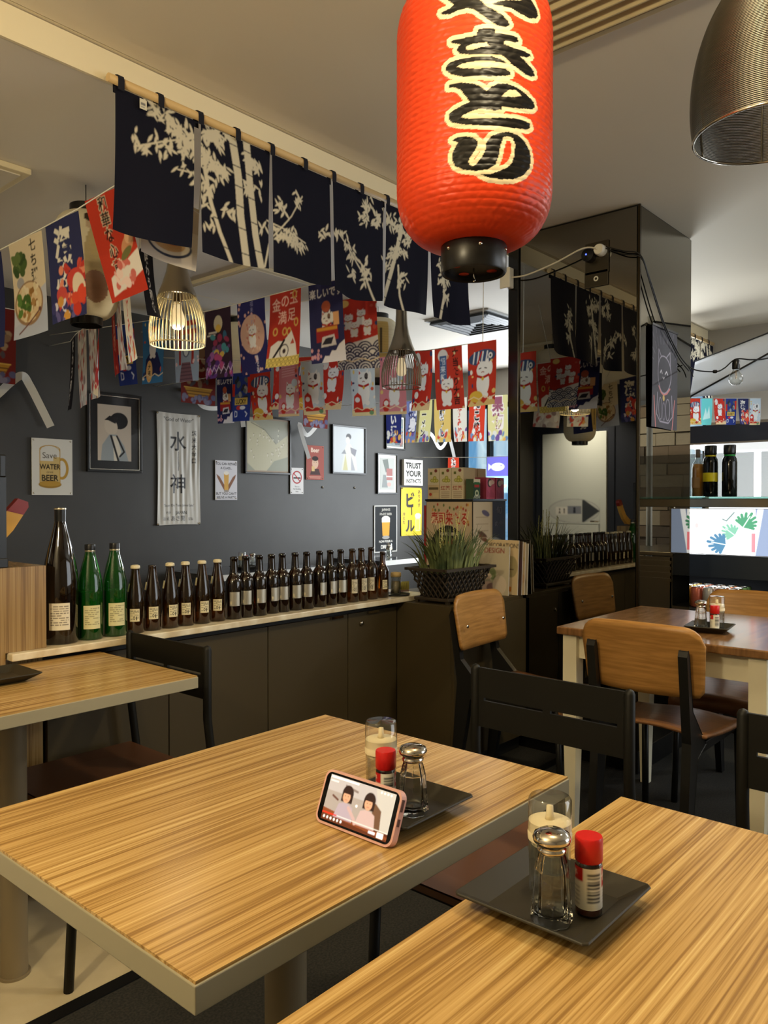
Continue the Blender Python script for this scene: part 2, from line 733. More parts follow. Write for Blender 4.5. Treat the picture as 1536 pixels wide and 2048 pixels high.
ZC, ZR = 2.55, 2.46
sbox('floor', CARPET, -1.25, 6.4, -2.5, 1.79, -.1, 0)
struct(MB().box(-1.25, 1.9, 1.83, 4.75, -.1, 0).build('floor', VINYL))
sbox('floor', CARPET, 1.9, 6.4, 1.83, 4.75, -.1, 0)
sbox('trim_1', TRIMB, -1.25, 6.4, 1.79, 1.83, -.1, .004)
ceil = sbox('ceiling', CEIL, -1.25, 6.4, -2.5, 2.122, ZC, ZC + .1)
sbox('ceiling', CEIL, -1.25, 6.4, 2.127, 2.15, ZC + .002, ZC + .1)
sbox('ceiling', CEIL2, -1.25, 6.4, 2.15, 4.75, ZR, ZC + .1)
sbox('trim_2', BEAM, -1.25, 6.28, 2.14, 2.1499, ZR - .002, ZC - .001)
sbox('wall_back', WALL, -1.25, 6.4, 4.65, 4.75, 0, ZR)
# left wall with the door and a stone-clad stretch
sbox('wall_left', WALLN, -1.25, -1.15, 3.42, 4.65, 0, ZR)
sbox('wall_left', PALE, -1.25, -1.15, -2.5, 3.42, 0, ZC)
sbox('wall_rear', PALE, -1.25, 6.4, -2.6, -2.5, 0, .6)
sbox('wall_rear', PALE, -1.25, 6.4, -2.6, -2.5, 2.4, ZC)
sbox('wall_rear', PALE, -1.25, 2.7, -2.6, -2.5, .6, 2.4)
sbox('wall_rear', PALE, 5.9, 6.4, -2.6, -2.5, .6, 2.4)
# the street side: low wall, lintel, mullions
XW = 6.3
sbox('wall_right', WALL, XW, XW + .1, 2.15, 4.65, 0, .65)
sbox('wall_right', PALE, XW, XW + .1, 2.15, 4.65, 2.15, ZR)
sbox('wall_right', WALL, XW, XW + .1, 4.5, 4.65, .65, 2.15)
sbox('wall_right', PALE, XW, XW + .1, -2.5, 2.15, 0, ZC)

win = struct(MB().box(XW + .02, XW + .08, 2.15, 4.5, .65, .69).box(XW + .02, XW + .08, 2.15, 4.5, 2.11, 2.15).build('window_1', TRIMB), 'street window with dark mullions behind the bunting')
for yy in np.arange(2.17, 4.5, .29):
    MB().box(XW + .02, XW + .08, yy - .02, yy + .02, .69, 2.11).build('mullion', TRIMB, win)
    if yy < 4.4:
        MB().box(XW + .045, XW + .055, yy + .02, min(yy + .27, 4.5), .69, 2.11).build('pane', CLEARP, win)
# a pavement and a pale building seen through the street window
OUTB = mat('building_across', (150, 190, 214), .8)
add_noise_color(OUTB, (96, 150, 190), (206, 220, 224), scale=(1, 2.2, .3), nscale=1.6, detail=2)
struct(MB().box(10.5, 10.8, -2, 10, -.2, 5).build('wall_across', OUTB))
struct(MB().box(6.4, 10.5, -2, 10, -.25, -.2).build('floor_pavement', mat('pavement', (130, 130, 128), .9)))

# door on the left wall (it shows in the smoked mirror)
dr = struct(MB().box(-1.15, -1.135, 3.66, 4.6, 0, 2.12).build('door_1', WALLN), 'white door in a dark frame, seen reflected in the mirror')
MB().box(-1.135, -1.11, 3.74, 4.51, .01, 1.97).build('door_leaf', mat('door_white', (214, 220, 214), .5), dr, bevel=.003)
fs = Cv(60, 26, (214, 220, 214), 1.5)
fs.ell(30, 13, 30, 12.5, (176, 180, 180)).ell(30, 13, 29, 11.6, (206, 210, 206)).poly([(19, 1), (0, 13), (19, 25)], (60, 66, 72)).rect(18, 20, 2, 24, (60, 66, 72)).rect(37, 51, 9, 17, (236, 234, 228)).rect(21, 37, 10, 18, (130, 136, 150))
fs.ell(41, 14.6, 1, 1, (90, 90, 90)).rect(40.2, 41.8, 10.2, 13.6, (90, 90, 90)).ell(46.5, 14.6, 1, 1, (90, 90, 90)).poly([(45, 10.2), (48, 10.2), (46.5, 13.8)], (90, 90, 90)).ell(29, 15.6, 1.3, 1.3, (40, 44, 60)).rect(27.8, 30.2, 10.8, 14.4, (40, 44, 60))
link('fish_sign', print_mesh('fish_sign', fs, .62, .28, PRINT), dr, (-1.108, 4.12, 1.25), (0, 0, R(90)))
MB().tube([(-1.1, 3.82, 1.0), (-1.07, 3.82, 1.0), (-1.07, 3.9, 1.0)], .009).build('door_handle', CHROME, dr)

# stone cladding on the left wall: each stone a piece
STN = [mat('stone_%s' % k, c, .85) for k, c in (('sand', (150, 130, 100)), ('tan', (128, 108, 82)), ('pale', (172, 156, 126)), ('brown', (104, 90, 72)))]
for m_ in STN:
    add_bump(m_, nscale=30., strength=.5, dist=.004)


def stonewall(name, x, y0, y1, z0, z1, sgn, hh=.085, seed=3):
    rr = random.Random(seed)
    back = MB().box(min(x, x - sgn * .012), max(x, x - sgn * .012), y0, y1, z0, z1).build(name, STN[3])
    struct(back)
    z = z0
    while z < z1 - .02:
        h = min(hh * rr.uniform(.75, 1.3), z1 - z)
        y = y0
        while y < y1 - .03:
            l = min(rr.uniform(.14, .36), y1 - y)
            t = rr.uniform(.012, .035)
            xa, xb = sorted((x, x + sgn * t))
            MB().box(xa, xb, y + .003, y + l - .003, z + .003, z + h - .003).build('stone', rr.choice(STN), back)
            y += l
        z += h
    return back


stonewall('wall_left_stone', -1.15 + .012, 2.55, 3.4, .0, 2.4, 1)

# ---------------------------------------------------------------- mirrored pillar
pil = struct(MB().box(3.395, 4.02, 1.46, 2.125, 0, ZC - .002).build('wall_pillar', MIRFR), 'square pillar clad in smoked mirror')
MB().box(3.387, 3.3955, 1.466, 2.066, .1, ZC - .012).build('mirror_panel', MIRR, pil)
MB().box(3.401, 4.014, 1.452, 1.4605, .1, ZC - .012).build('mirror_panel', MIRR, pil)
MB().box(3.375, 3.3955, 2.068, 2.127, .0, ZC - .004).build('edge_post', MIRFR, pil, bevel=.003)
MB().box(3.3855, 3.396, 1.4505, 1.4605, .0, ZC - .004).build('corner_strip', mat('bronze_strip', (70, 62, 48), .25, 1.), pil)
MB().box(3.383, 4.02, 1.448, 1.46, 0, .1).build('skirting', TRIMB, pil)

# ---------------------------------------------------------------- ceiling fittings
# linear slot grille
g = thing('slot_grille', 'beige slotted air grille in the ceiling behind the red lantern', 'air vent', (1.96, .9, ZC))
GR = mat('grille_beige', (206, 190, 150), .5)
GD = mat('grille_dark', (70, 62, 48), .8)
MB().box(-.11, .11, -.32, .32, -.004, 0).build('backing', GD, g)
MB().box(-.125, -.105, -.335, .335, -.012, 0).box(.105, .125, -.335, .335, -.012, 0).box(-.105, .105, -.335, -.315, -.012, 0).box(-.105, .105, .315, .335, -.012, 0).build('frame', GR, g)
for k in range(5):
    x = -.084 + k * .042
    MB().prism([(x - .014, -.004), (x - .009, -.004), (x + .012, -.016), (x + .007, -.016)], 1, -.315, .315).build('slat', GR, g)
# square four-way diffuser
g = thing('ceiling_diffuser', 'square louvred air diffuser on the rear ceiling by the window', 'air vent', (4.5, 3.08, ZR))
WHT = mat('diffuser_white', (196, 198, 198), .5)
MB().box(-.26, .26, -.26, .26, -.012, 0).build('plate', WHT, g)
for k in range(5):
    a, b = .23 - k * .042, .205 - k * .042
    q = MB()
    for s_ in (-1, 1):
        q.prism([(s_ * a, -.012), (s_ * b, -.012), (s_ * (b + .014), -.036 + k * .003), (s_ * (a + .012), -.032 + k * .003)], 1, -a, a)
        q.prism([(s_ * a, -.012), (s_ * b, -.012), (s_ * (b + .014), -.036 + k * .003), (s_ * (a + .012), -.032 + k * .003)], 0, -a, a)
    q.build('louvre', mat('louvre_dark', (74, 78, 82), .5), g)
for (x0, x1, y0, y1, lb) in ((.6, 1.35, 2.92, 3.6, 'flat white ceiling panel at the far left edge'), (2.62, 3.3, 3.2, 3.9, 'flat white ceiling panel behind the navy curtain')):
    g = thing('ceiling_panel', lb, 'ceiling panel', ((x0 + x1) / 2, (y0 + y1) / 2, ZR))
    hx, hy = (x1 - x0) / 2, (y1 - y0) / 2
    MB().box(-hx, hx, -hy, hy, -.022, 0).build('frame', BEAM, g, bevel=.004)
    MB().box(-hx + .03, hx - .03, -hy + .03, hy - .03, -.026, -.02).build('panel', CEIL2, g)
# ---------------------------------------------------------------- pedestal tables
def ped_table(label, x0, x1, y0, y1, zt=.75):
    cx, cy = (x0 + x1) / 2, (y0 + y1) / 2
    t = thing('pedestal_table', label, 'table', (cx, cy, 0), 0, 'zebrano pedestal tables')
    hx, hy = (x1 - x0) / 2, (y1 - y0) / 2
    MB().box(-hx + .002, hx - .002, -hy + .002, hy - .002, zt - .004, zt).build('tabletop', ZX, t)
    MB().box(-hx, hx, -hy, hy, zt - .034, zt - .0035).build('edge_band', EDGE, t, bevel=.0015)
    MB().lathe([(0, .006), (.034, .006), (.034, zt - .034), (0, zt - .034)], n=32).build('column', mat('column_taupe', (126, 112, 86), .45), t, autosmooth=True)
    MB().lathe([(0, 0), (.040, 0), (.040, .006), (0, .006)], n=36).build('base', mat('column_taupe'), t, autosmooth=True)
    return t


ped_table('striped wooden table in the middle with the phone standing on it', .458, 1.232, .650, 1.252)
ped_table('striped wooden table nearest the camera at the bottom right', .44, 1.206, -.06, .545)
ped_table('striped wooden table at the left against the bottle counter', .50, 1.276, 1.79, 2.314)

# ---------------------------------------------------------------- right hand table
t = thing('dining_table', 'brown wooden dining table with cream legs beside the mirrored pillar', 'table', (2.985, 1.06, 0))
hx, hy, zt = .38, .37, .762
MB().box(-hx, hx, -hy, hy, zt - .028, zt).build('tabletop', OILW, t, bevel=.004)
for sx in (-1, 1):
    for sy in (-1, 1):
        x, y = sx * (hx - .045), sy * (hy - .045)
        q = MB()
        q.add([(x - .027, y - .027, zt - .028), (x + .027, y - .027, zt - .028), (x + .027, y + .027, zt - .028), (x - .027, y + .027, zt - .028),
               (x - .027, y - .027, .45), (x + .027, y - .027, .45), (x + .027, y + .027, .45), (x - .027, y + .027, .45),
               (x - .017, y - .017, 0), (x + .017, y - .017, 0), (x + .017, y + .017, 0), (x - .017, y + .017, 0)],
              [(0, 1, 2, 3)[::-1], (8, 9, 10, 11)] + [(a + i, a + (i + 1) % 4, a + 4 + (i + 1) % 4, a + 4 + i) for a in (0, 4) for i in range(4)])
        q.build('leg', WHITEP, t)
for s_ in (-1, 1):
    MB().box(-hx + .07, hx - .07, s_ * (hy - .05) - .009, s_ * (hy - .05) + .009, zt - .115, zt - .028).build('apron', WHITEP, t)
    MB().box(s_ * (hx - .05) - .009, s_ * (hx - .05) + .009, -hy + .07, hy - .07, zt - .115, zt - .028).build('apron', WHITEP, t)


# ---------------------------------------------------------------- chairs with plywood seat and back (facing +Y)
def ply_chair(label):
    c = thing('plywood_chair', label, 'chair', group='plywood chairs around the brown dining table')

    def seat(u, v):
        x = (u - .5) * .40 * (1 - .10 * (1 - v))
        y = -.19 + v * .42
        z = .462 + .006 * math.cos((u - .5) * 2 * PI) - .010 * math.sin(v * PI) - .016 * v
        if v > .82:
            k = (v - .82) / .18
            z -= .055 * k * k
            y -= .05 * k * k
        return (x, y, z)
    MB().sheet(12, 18, seat, .011).build('seat', PLYS, c)
    W, H, rc = .415, .235, .30

    def back(u, v):
        a = (u - .5) * 2
        k = max(0, abs(a) - (1 - rc)) / rc
        top = H - .062 * (1 - math.sqrt(max(0, 1 - k * k * .985))) - .008 * abs(a) ** 2
        kb = max(0, abs(a) - .88) / .12
        bot = .022 * (1 - math.sqrt(max(0, 1 - kb * kb * .98))) + .006 * abs(a) ** 2
        z = bot + (top - bot) * v
        x = a * W / 2 * (1 - .05 * (1 - v) * 1)
        y = -.245 - .035 * (z / H) - .022 * (1 - a * a)
        return (x, y, .598 + z)
    MB().sheet(28, 10, back, .011).build('backrest', PLY, c)
    for s_ in (-1, 1):
        x = s_ * .155
        q = MB().prism([(-.325, 0), (-.297, 0), (-.225, .40), (-.15, .43), (-.272, .56), (-.306, .74), (-.311, .758), (-.322, .758), (-.329, .74), (-.29, .46)], 0, x - .013, x + .013)
        q.build('leg', BLKMET, c, bevel=.005)
        q = MB().tube([(s_ * .17, .165, .44), (s_ * .175, .185, 0)], .0125, 10)
        q.build('leg', BLKMET, c)
        MB().box(x - .012, x + .012, -.24, .165, .405, .438).build('seat_rail', BLKMET, c, bevel=.004)
        MB().lathe([(0, .004), (.006, .004), (.008, .001), (.008, 0)], n=12, M=Matrix.Translation((s_ * .155, -.247, .70)) @ Matrix.Rotation(R(-90), 4, 'X')).build('bolt', CHROME, c)
    MB().box(-.155, .155, .14, .165, .41, .436).build('cross_rail', BLKMET, c)
    return c


ca = ply_chair('plywood chair with its back to the camera at the brown dining table')
ca.location = (2.775, 1.06, 0)
ca.rotation_euler = (0, 0, R(-90))
dup(ca, (2.87, 1.66, 0), R(184), 'plywood chair standing between the lattice planter and the brown dining table')
dup(ca, (3.36, 1.03, 0), R(90), 'plywood chair on the far side of the brown dining table, tucked under')
dup(ca, (3.05, .60, 0), R(0), 'plywood chair at the right edge of the picture, only its seat showing')


# ---------------------------------------------------------------- black steel chairs with slotted back panel (facing +Y)
def steel_chair(label):
    c = thing('steel_chair', label, 'chair', group='black steel chairs at the zebrano tables')
    hw = .205
    yb = -.215
    z0, z1 = .655, .805
    zs = .726
    # back panel with two long slots
    q = MB()
    q.box(-hw, hw, yb - .004, yb + .004, zs + .004, z1)
    q.box(-hw, hw, yb - .004, yb + .004, z0, zs - .004)
    for a, b in ((-hw, -.178), (-.010, .010), (.178, hw)):
        q.box(a, b, yb - .004, yb + .004, zs - .004, zs + .004)
    q.build('backrest', BLKPOW, c)
    for s_ in (-1, 1):
        MB().tube([(s_ * hw, yb - .09, 0), (s_ * hw, yb - .02, .44), (s_ * hw, yb, .60), (s_ * hw, yb, .80), (s_ * hw, yb, .808), (s_ * hw, yb, .812)], [.0125, .0125, .0125, .0125, .009, .002], 12).build('leg', BLKPOW, c)
        MB().tube([(s_ * (hw - .01), .20, 0), (s_ * (hw - .01), .175, .43)], .0125, 10).build('leg', BLKPOW, c)
        MB().tube([(s_ * (hw - .004), -.235, .425), (s_ * (hw - .01), .18, .425)], .011, 8).build('seat_rail', BLKPOW, c)
    MB().tube([(-hw, .178, .425), (hw, .178, .425)], .011, 8).build('cross_rail', BLKPOW, c)
    MB().grid(10, 10, lambda u, v: ((u - .5) * .40, -.21 + v * .42, .455 - .008 * math.sin(u * PI) * math.sin(v * PI))).grid(10, 10, lambda u, v: ((.5 - u) * .40, -.21 + v * .42, .440)).box(-.2, .2, -.21, .21, .437, .451).build('seat', SEATB, c, bevel=0)
    return c


cb = steel_chair('black steel chair with slotted back at the middle table')
cb.location = (1.445, .935, 0)
cb.rotation_euler = (0, 0, R(90))
dup(cb, (1.44, .285, 0), R(90), 'black steel chair cut off by the right edge, at the nearest table')
dup(cb, (1.145, 2.07, 0), R(90), 'black steel chair at the left table in front of the green bottles')


# ---------------------------------------------------------------- condiment sets
def plate(label, loc, rz, half=.085):
    """square dish with upturned rim; loc is the table height"""
    q = MB()
    prof = [(.62, 0), (.66, .002), (1.0, .020), (.985, .023), (.66, .007), (.0, .006)]
    vs, fs = [], []
    n = 24
    for (k, z) in prof:
        for i in range(n):
            an = 2 * PI * (i + .5) / n
            cx, cy = math.cos(an), math.sin(an)
            e = 7.
            rr_ = (abs(cx) ** e + abs(cy) ** e) ** (-1 / e)
            vs.append((cx * rr_ * k * half, cy * rr_ * k * half, z))
    q = MB()
    sq = []
    for (k, z) in prof:
        h = k * half
        ring = []
        for (sx, sy) in ((-1, -1), (1, -1), (1, 1), (-1, 1)):
            for d in ((1, 0), (0, 1)) if (sx, sy) in ((-1, -1), (1, 1)) else ((0, 1), (1, 0)):
                c_ = .06 * h
                if (sx, sy) == (-1, -1):
                    pts = [(-h, -h + c_), (-h + c_, -h)]
                elif (sx, sy) == (1, -1):
                    pts = [(h - c_, -h), (h, -h + c_)]
                elif (sx, sy) == (1, 1):
                    pts = [(h, h - c_), (h - c_, h)]
                else:
                    pts = [(-h + c_, h), (-h, h - c_)]
            for p in pts:
                ring.append((p[0], p[1], z))
            if sx == -1 and sy == -1 or True:
                # a midpoint on the following side lets the rim sag a little
                pass
        sq.append(ring)
    vs = [p for r_ in sq for p in r_]
    m_ = 8
    fs = [(i * m_ + k, i * m_ + (k + 1) % m_, (i + 1) * m_ + (k + 1) % m_, (i + 1) * m_ + k) for i in range(len(prof) - 1) for k in range(m_)]
    fs.append(tuple(range(m_))[::-1])
    q.add(vs, fs)
    o = q.build('square_plate', SLATE, None, loc, (0, 0, rz), bevel=.0012)
    return tag(o, label, 'plate', 'black condiment plates')


def shaker(label, loc, rz=0.):
    t = thing('glass_shaker', label, 'shaker', loc, rz, 'glass shakers')
    pr = [(0, 0), (.021, 0), (.0235, .003), (.0235, .010), (.0205, .045), (.0195, .060), (.0165, .072), (.0145, .078), (.0145, .084), (.0115, .084), (.0115, .078), (.0135, .069), (.0155, .058), (.0162, .044), (.0165, .014), (.014, .011), (0, .011)]
    MB().lathe(pr, n=8, smooth=False, a0=PI / 8).build('glass_body', SHAKG, t, bevel=.001)
    MB().lathe([(.0150, .079), (.0162, .080), (.0162, .084), (.0150, .085), (.0158, .087), (.0205, .091), (.0215, .095), (.0195, .100), (.012, .1035), (0, .105)], n=24).build('cap', CHROME, t)
    return t


def spice(label, loc, rz=0.):
    t = thing('spice_bottle', label, 'spice bottle', loc, rz, 'red capped spice bottles')
    MB().lathe([(0, 0), (.0135, 0), (.0152, .002), (.0152, .058), (.0145, .061), (.012, .064), (0, .064)], n=24).build('glass_body', thin_glass('spice_glass', (226, 200, 170)) if 'spice_glass' not in MATS else MATS['spice_glass'], t, autosmooth=True)
    MB().lathe([(0, .003), (.0142, .003), (.0142, .020), (0, .020)], n=20).build('spice', mat('chilli_powder', (120, 52, 28), .9), t)
    MB().lathe([(.0148, .0615), (.0158, .063), (.0158, .087), (.0148, .0895), (0, .0895)], n=28).build('cap', REDP, t, autosmooth=True)
    cv = Cv(9.8, 5, (232, 228, 212), 9)
    cv.rect(2.2, 4.6, 2.6, 5, (190, 26, 24)).rect(5.4, 9.6, 3.4, 5, (190, 26, 24))
    for k in range(9):
        cv.rect(.3, 1.9, .9 + k * .4, 1.1 + k * .4 + (k % 3) * .05, (60, 60, 60))
    cv.text('七味', 3.4, 3.4, 1.3, (250, 236, 210), .02).text('唐辛子', 7.4, 3.8, .9, (250, 236, 210), .02)
    for k in range(5):
        cv.rect(2.4, 4.5, .6 + k * .38, .72 + k * .38, (150, 140, 130))
        cv.rect(5.6, 9.2, .5 + k * .5, .62 + k * .5, (150, 140, 130))
    C = cv.vert_cols()
    nv, nu = C.shape[:2]
    U, V = np.meshgrid(np.linspace(0, 2 * PI, nu), np.linspace(.010, .057, nv))
    P = np.stack([.01535 * np.cos(U), .01535 * np.sin(U), V], -1)
    link('wrap_label', grid_mesh('wrap_label', P, C, PRINT), t)
    return t


def dispenser(label, loc, rz=0.):
    t = thing('sauce_dispenser', label, 'dispenser', loc, rz, 'clear sauce dispensers')
    pr = [(0, 0), (.022, 0), (.0245, .003), (.0255, .064), (.0235, .064), (.0225, .006), (0, .005)]
    MB().lathe(pr, n=10, smooth=False).build('glass_body', GLASS, t, bevel=.0012)
    MB().lathe([(0, .058), (.0225, .058), (.0225, .064), (.0262, .064), (.0266, .072), (.0255, .074), (.0255, .086), (.0225, .0875), (0, .088)], n=28).build('collar', CREAM, t, autosmooth=True)
    MB().lathe([(0, .088), (.006, .088), (.0045, .094), (.0040, .104), (0, .105)], n=14).build('nozzle', CREAM, t)
    MB().lathe([(.0262, .0745), (.0258, .112), (.0235, .1155), (0, .1165)], n=32).build('cover', CLEARP, t, autosmooth=True)
    return t


ZT = .757
plate('black square dish on the nearest table', (.822, .4535, .7505), R(0))
dispenser('clear dispenser with cream collar on the dish on the nearest table', (.842, .470, ZT), .3)
shaker('glass shaker with chrome dome on the dish on the nearest table', (.782, .434, ZT), .2)
spice('red capped spice bottle on the dish on the nearest table', (.826, .411, ZT), R(190))
plate('black square dish behind the phone on the middle table', (.920, .776, .7505), R(0))
dispenser('clear dispenser with cream collar behind the phone', (.951, .838, ZT), .3)
shaker('glass shaker behind the phone on the middle table', (.917, .744, ZT), .3)
spice('red capped spice bottle just behind the phone', (.905, .788, ZT), R(200))
plate('black square dish on the brown dining table', (2.87, .965, .7625), R(8), .075)
ZQ = .769
dispenser('clear dispenser on the brown dining table', (2.905, .952, ZQ))
shaker('glass shaker on the brown dining table', (2.845, .988, ZQ), .2)
spice('red capped spice bottle on the brown dining table', (2.845, .940, ZQ), R(190))
plate('black square dish at the left edge on the table by the counter', (.885, 2.135, .7505), R(0))

# ---------------------------------------------------------------- phone leaning on the dish
ph = thing('phone', 'smartphone in a pink case playing a video, propped on its side', 'phone', (.812, .7705, .7505), R(-90))
tilt = R(-22)
Mx = Matrix.Rotation(tilt, 4, 'X')


def rrect(w_, h_, r_, n=6):
    p = []
    for (cx, cy, a0) in ((w_ / 2 - r_, h_ / 2 - r_, 0), (-w_ / 2 + r_, h_ / 2 - r_, 90), (-w_ / 2 + r_, -h_ / 2 + r_, 180), (w_ / 2 - r_, -h_ / 2 + r_, 270)):
        for k in range(n + 1):
            a = R(a0 + 90 * k / n)
            p.append((cx + r_ * math.cos(a), cy + r_ * math.sin(a)))
    return p


def ph_part(name, poly, ya, yb, m, bevel=0.):
    q = MB().prism([(x, z + .0385) for x, z in poly], 1, ya, yb)
    q.v = [tuple(Mx @ Vector(p)) for p in q.v]
    return q.build(name, m, ph, bevel=bevel)


PINK = mat('pink_case', (216, 168, 160), .45)
ph_part('case', rrect(.150, .077, .013), -.004, .0075, PINK, .0015)
ph_part('glass_front', rrect(.143, .070, .010), -.0046, -.0035, mat('phone_glass', (6, 6, 7), .08))
sc = Cv(11.6, 6.4, (150, 142, 138), 13)
sc.rect(0, 11.6, 4.2, 6.4, (168, 164, 166)).poly([(8.2, 6.4), (11.6, 6.4), (11.6, .9), (10.2, .9)], (176, 174, 170)).poly([(8.6, 4.4), (9.8, 3.6), (10.2, .9), (8.0, .9)], (96, 70, 52))
sc.rect(0, 11.6, 0, 1.0, (86, 44, 26)).poly([(0, 1.7), (11.6, .6), (11.6, .2), (0, .9)], (120, 64, 36))
sc.poly([(3.0, 5.6), (5.4, 5.2), (5.4, 4.9), (3.0, 5.2)], (120, 108, 104))
for cx, sk in ((3.7, 0), (7.6, .25)):
    sc.ell(cx, 4.45, .98, 1.15, (44, 30, 26)).rect(cx - .98, cx + .98, 3.2, 4.3, (44, 30, 26))
    sc.ell(cx - .1, 3.95, .66, .82, (196, 146, 118)).rect(cx - .75, cx + .55, 4.4, 4.9, (44, 30, 26))
    sc.poly([(cx - 1.7, .8), (cx - 1.2, 2.8), (cx - .4, 3.1), (cx + .5, 3.1), (cx + 1.3, 2.7), (cx + 1.7, .8)], (158, 146, 160) if cx < 5 else (178, 156, 156))
    sc.ell(cx - .35, 4.05, .08, .06, (30, 20, 18)).ell(cx + .15, 4.05, .08, .06, (30, 20, 18)).line([(cx - .3, 3.55), (cx + .1, 3.55)], .08, (150, 84, 76))
sc.line([(4.3, 2.6), (5.6, 1.4), (5.9, .9)], .5, (176, 150, 150)).line([(2.2, 3.2), (1.2, 3.6)], .3, (90, 60, 50))
sc.rect(.2, 5.2, 6.0, 6.25, (236, 236, 236)).rect(.2, 1.6, 5.5, 5.7, (220, 220, 220)).line([(0, 1.05), (11.6, 1.05)], .12, (210, 210, 210)).line([(0, 1.05), (2.6, 1.05)], .14, (220, 40, 30))
for k in range(6):
    sc.ell(.5 + k * .62, .45, .16, .2, (240, 240, 240))
sc.rect(8.5, 9.6, .35, .7, (228, 222, 232)).rect(9.9, 11.0, .15, .9, (244, 240, 236))
for k in range(4):
    sc.ell(9.2 + k * .55, 6.05, .14, .14, (240, 240, 240))
sc.ell(5.6, 3.2, .18, .18, (244, 244, 244))
me = print_mesh('screen', sc, .128, .064, SCREEN)
so = link('screen', me, ph)
so.matrix_local = Mx @ Matrix.Translation((.001, -.0048, .0385 + .032))
for z0, w_ in ((.030, .010), (.050, .016)):
    q = MB().box(.0745, .0757, -.002, .003, z0, z0 + w_)
    q.v = [tuple(Mx @ Vector(p)) for p in q.v]
    q.build('side_button', mat('case_cutout', (90, 60, 56), .6), ph)
# ---------------------------------------------------------------- counter with the bottle row
ORD = ['first', 'second', 'third', 'fourth', 'fifth', 'sixth', 'seventh', 'eighth', 'ninth', 'tenth', 'eleventh', 'twelfth', 'thirteenth', 'fourteenth', 'fifteenth', 'sixteenth', 'seventeenth', 'eighteenth']
ct = thing('counter_cabinet', 'long dark low cabinet under the row of bottles', 'cabinet', (1.94, 2.47, 0))
ox = 1.94
MB().box(1.112 - ox, 2.765 - ox, -.115, .14, .08, .762).build('body', DARKK, ct)
MB().box(1.112 - ox, 2.765 - ox, -.10, .13, 0, .08).build('kick', DARKK, ct)
ds = [1.115, 1.545, 1.99, 2.438, 2.762]
for i in range(4):
    d = MB().box(ds[i] - ox + .002, ds[i + 1] - ox - .002, -.132, -.115, .085, .738).build('door', DARKC, ct, bevel=.001)
    if i == 2:
        MB().box(2.33 - ox, 2.40 - ox, -.142, -.131, .728, .739).build('handle', CHROME, d)
    if i == 3:
        MB().box(2.56 - ox, 2.63 - ox, -.142, -.131, .728, .739).build('handle', CHROME, d)
        MB().lathe([(.011, 0), (.011, .008), (.008, .012), (0, .012)], n=16, M=Matrix.Translation((2.52 - ox, -.131, .69)) @ Matrix.Rotation(R(90), 4, 'X')).build('lock', CHROME, d)
sl = MB().box(.992, 2.965, 2.29, 2.62, .763, .785).build('counter_slab', MARB, bevel=.003)
tag(sl, 'long cream stone slab on top of the dark low cabinet', 'worktop')

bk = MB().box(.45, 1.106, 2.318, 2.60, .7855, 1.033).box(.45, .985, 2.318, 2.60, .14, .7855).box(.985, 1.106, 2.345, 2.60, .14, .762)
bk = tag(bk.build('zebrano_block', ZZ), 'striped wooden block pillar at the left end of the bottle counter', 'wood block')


def lathe_bottle(name, label, cat, pr, glass, group, loc, cap=None, lab=None, liquid=None, rz=0., neck=None, sc_=1.):
    t = thing(name, label, cat, loc, rz, group)
    MB().lathe([(r_ * sc_, z * sc_) for r_, z in pr], n=28).build('glass_body', glass, t)
    if liquid:
        MB().lathe([(r_ * sc_, z * sc_) for r_, z in liquid[1]], n=24).build('liquid', liquid[0], t)
    if cap:
        MB().lathe([(r_ * sc_, z * sc_) for r_, z in cap[1]], n=24).build('cap', cap[0], t, autosmooth=True)
    if lab:
        for (cv, z0, z1, rad, a0, a1, nm) in lab:
            C = cv.vert_cols()
            nv, nu = C.shape[:2]
            U, V = np.meshgrid(np.linspace(a0, a1, nu), np.linspace(z0, z1, nv))
            if isinstance(rad, tuple):
                rad = rad[0] + (rad[1] - rad[0]) * (V - z0) / (z1 - z0)
            P = np.stack([rad * np.cos(U), rad * np.sin(U), V], -1) * sc_
            link(nm, grid_mesh(nm, P, C, PRINT), t)
    return t


def lines_label(w_, h_, bg, ink, res, seed, head=None, code=False):
    rr = random.Random(seed)
    c = Cv(w_, h_, bg, res)
    y = h_ * .86
    while y > h_ * .12:
        x = w_ * .08
        while x < w_ * .9:
            l = rr.uniform(.06, .3) * w_
            if rr.random() < .8:
                c.rect(x, min(x + l, w_ * .93), y, y + h_ * .035, ink)
            x += l + w_ * .04
        y -= h_ * .085
    if code:
        c.rect(w_ * .32, w_ * .58, h_ * .12, h_ * .45, bg).ell(w_ * .45, h_ * .28, w_ * .1, h_ * .14, ink).ell(w_ * .45, h_ * .28, w_ * .05, h_ * .07, bg)
        c.rect(w_ * .64, w_ * .74, h_ * .1, h_ * .4, ink)
    if head:
        c.rect(0, w_, h_ * .8, h_, bg).text(head, w_ / 2, h_ * .83, h_ * .13, ink, .02)
    return c


FACE = math.atan2(-2.36, -1.6)
CAPW = mat('cream_crown_cap', (224, 212, 176), .4)
CAPK = mat('black_screw_cap', (20, 20, 22), .35)
CAPB = mat('silver_band', (196, 186, 160), .3, .8)
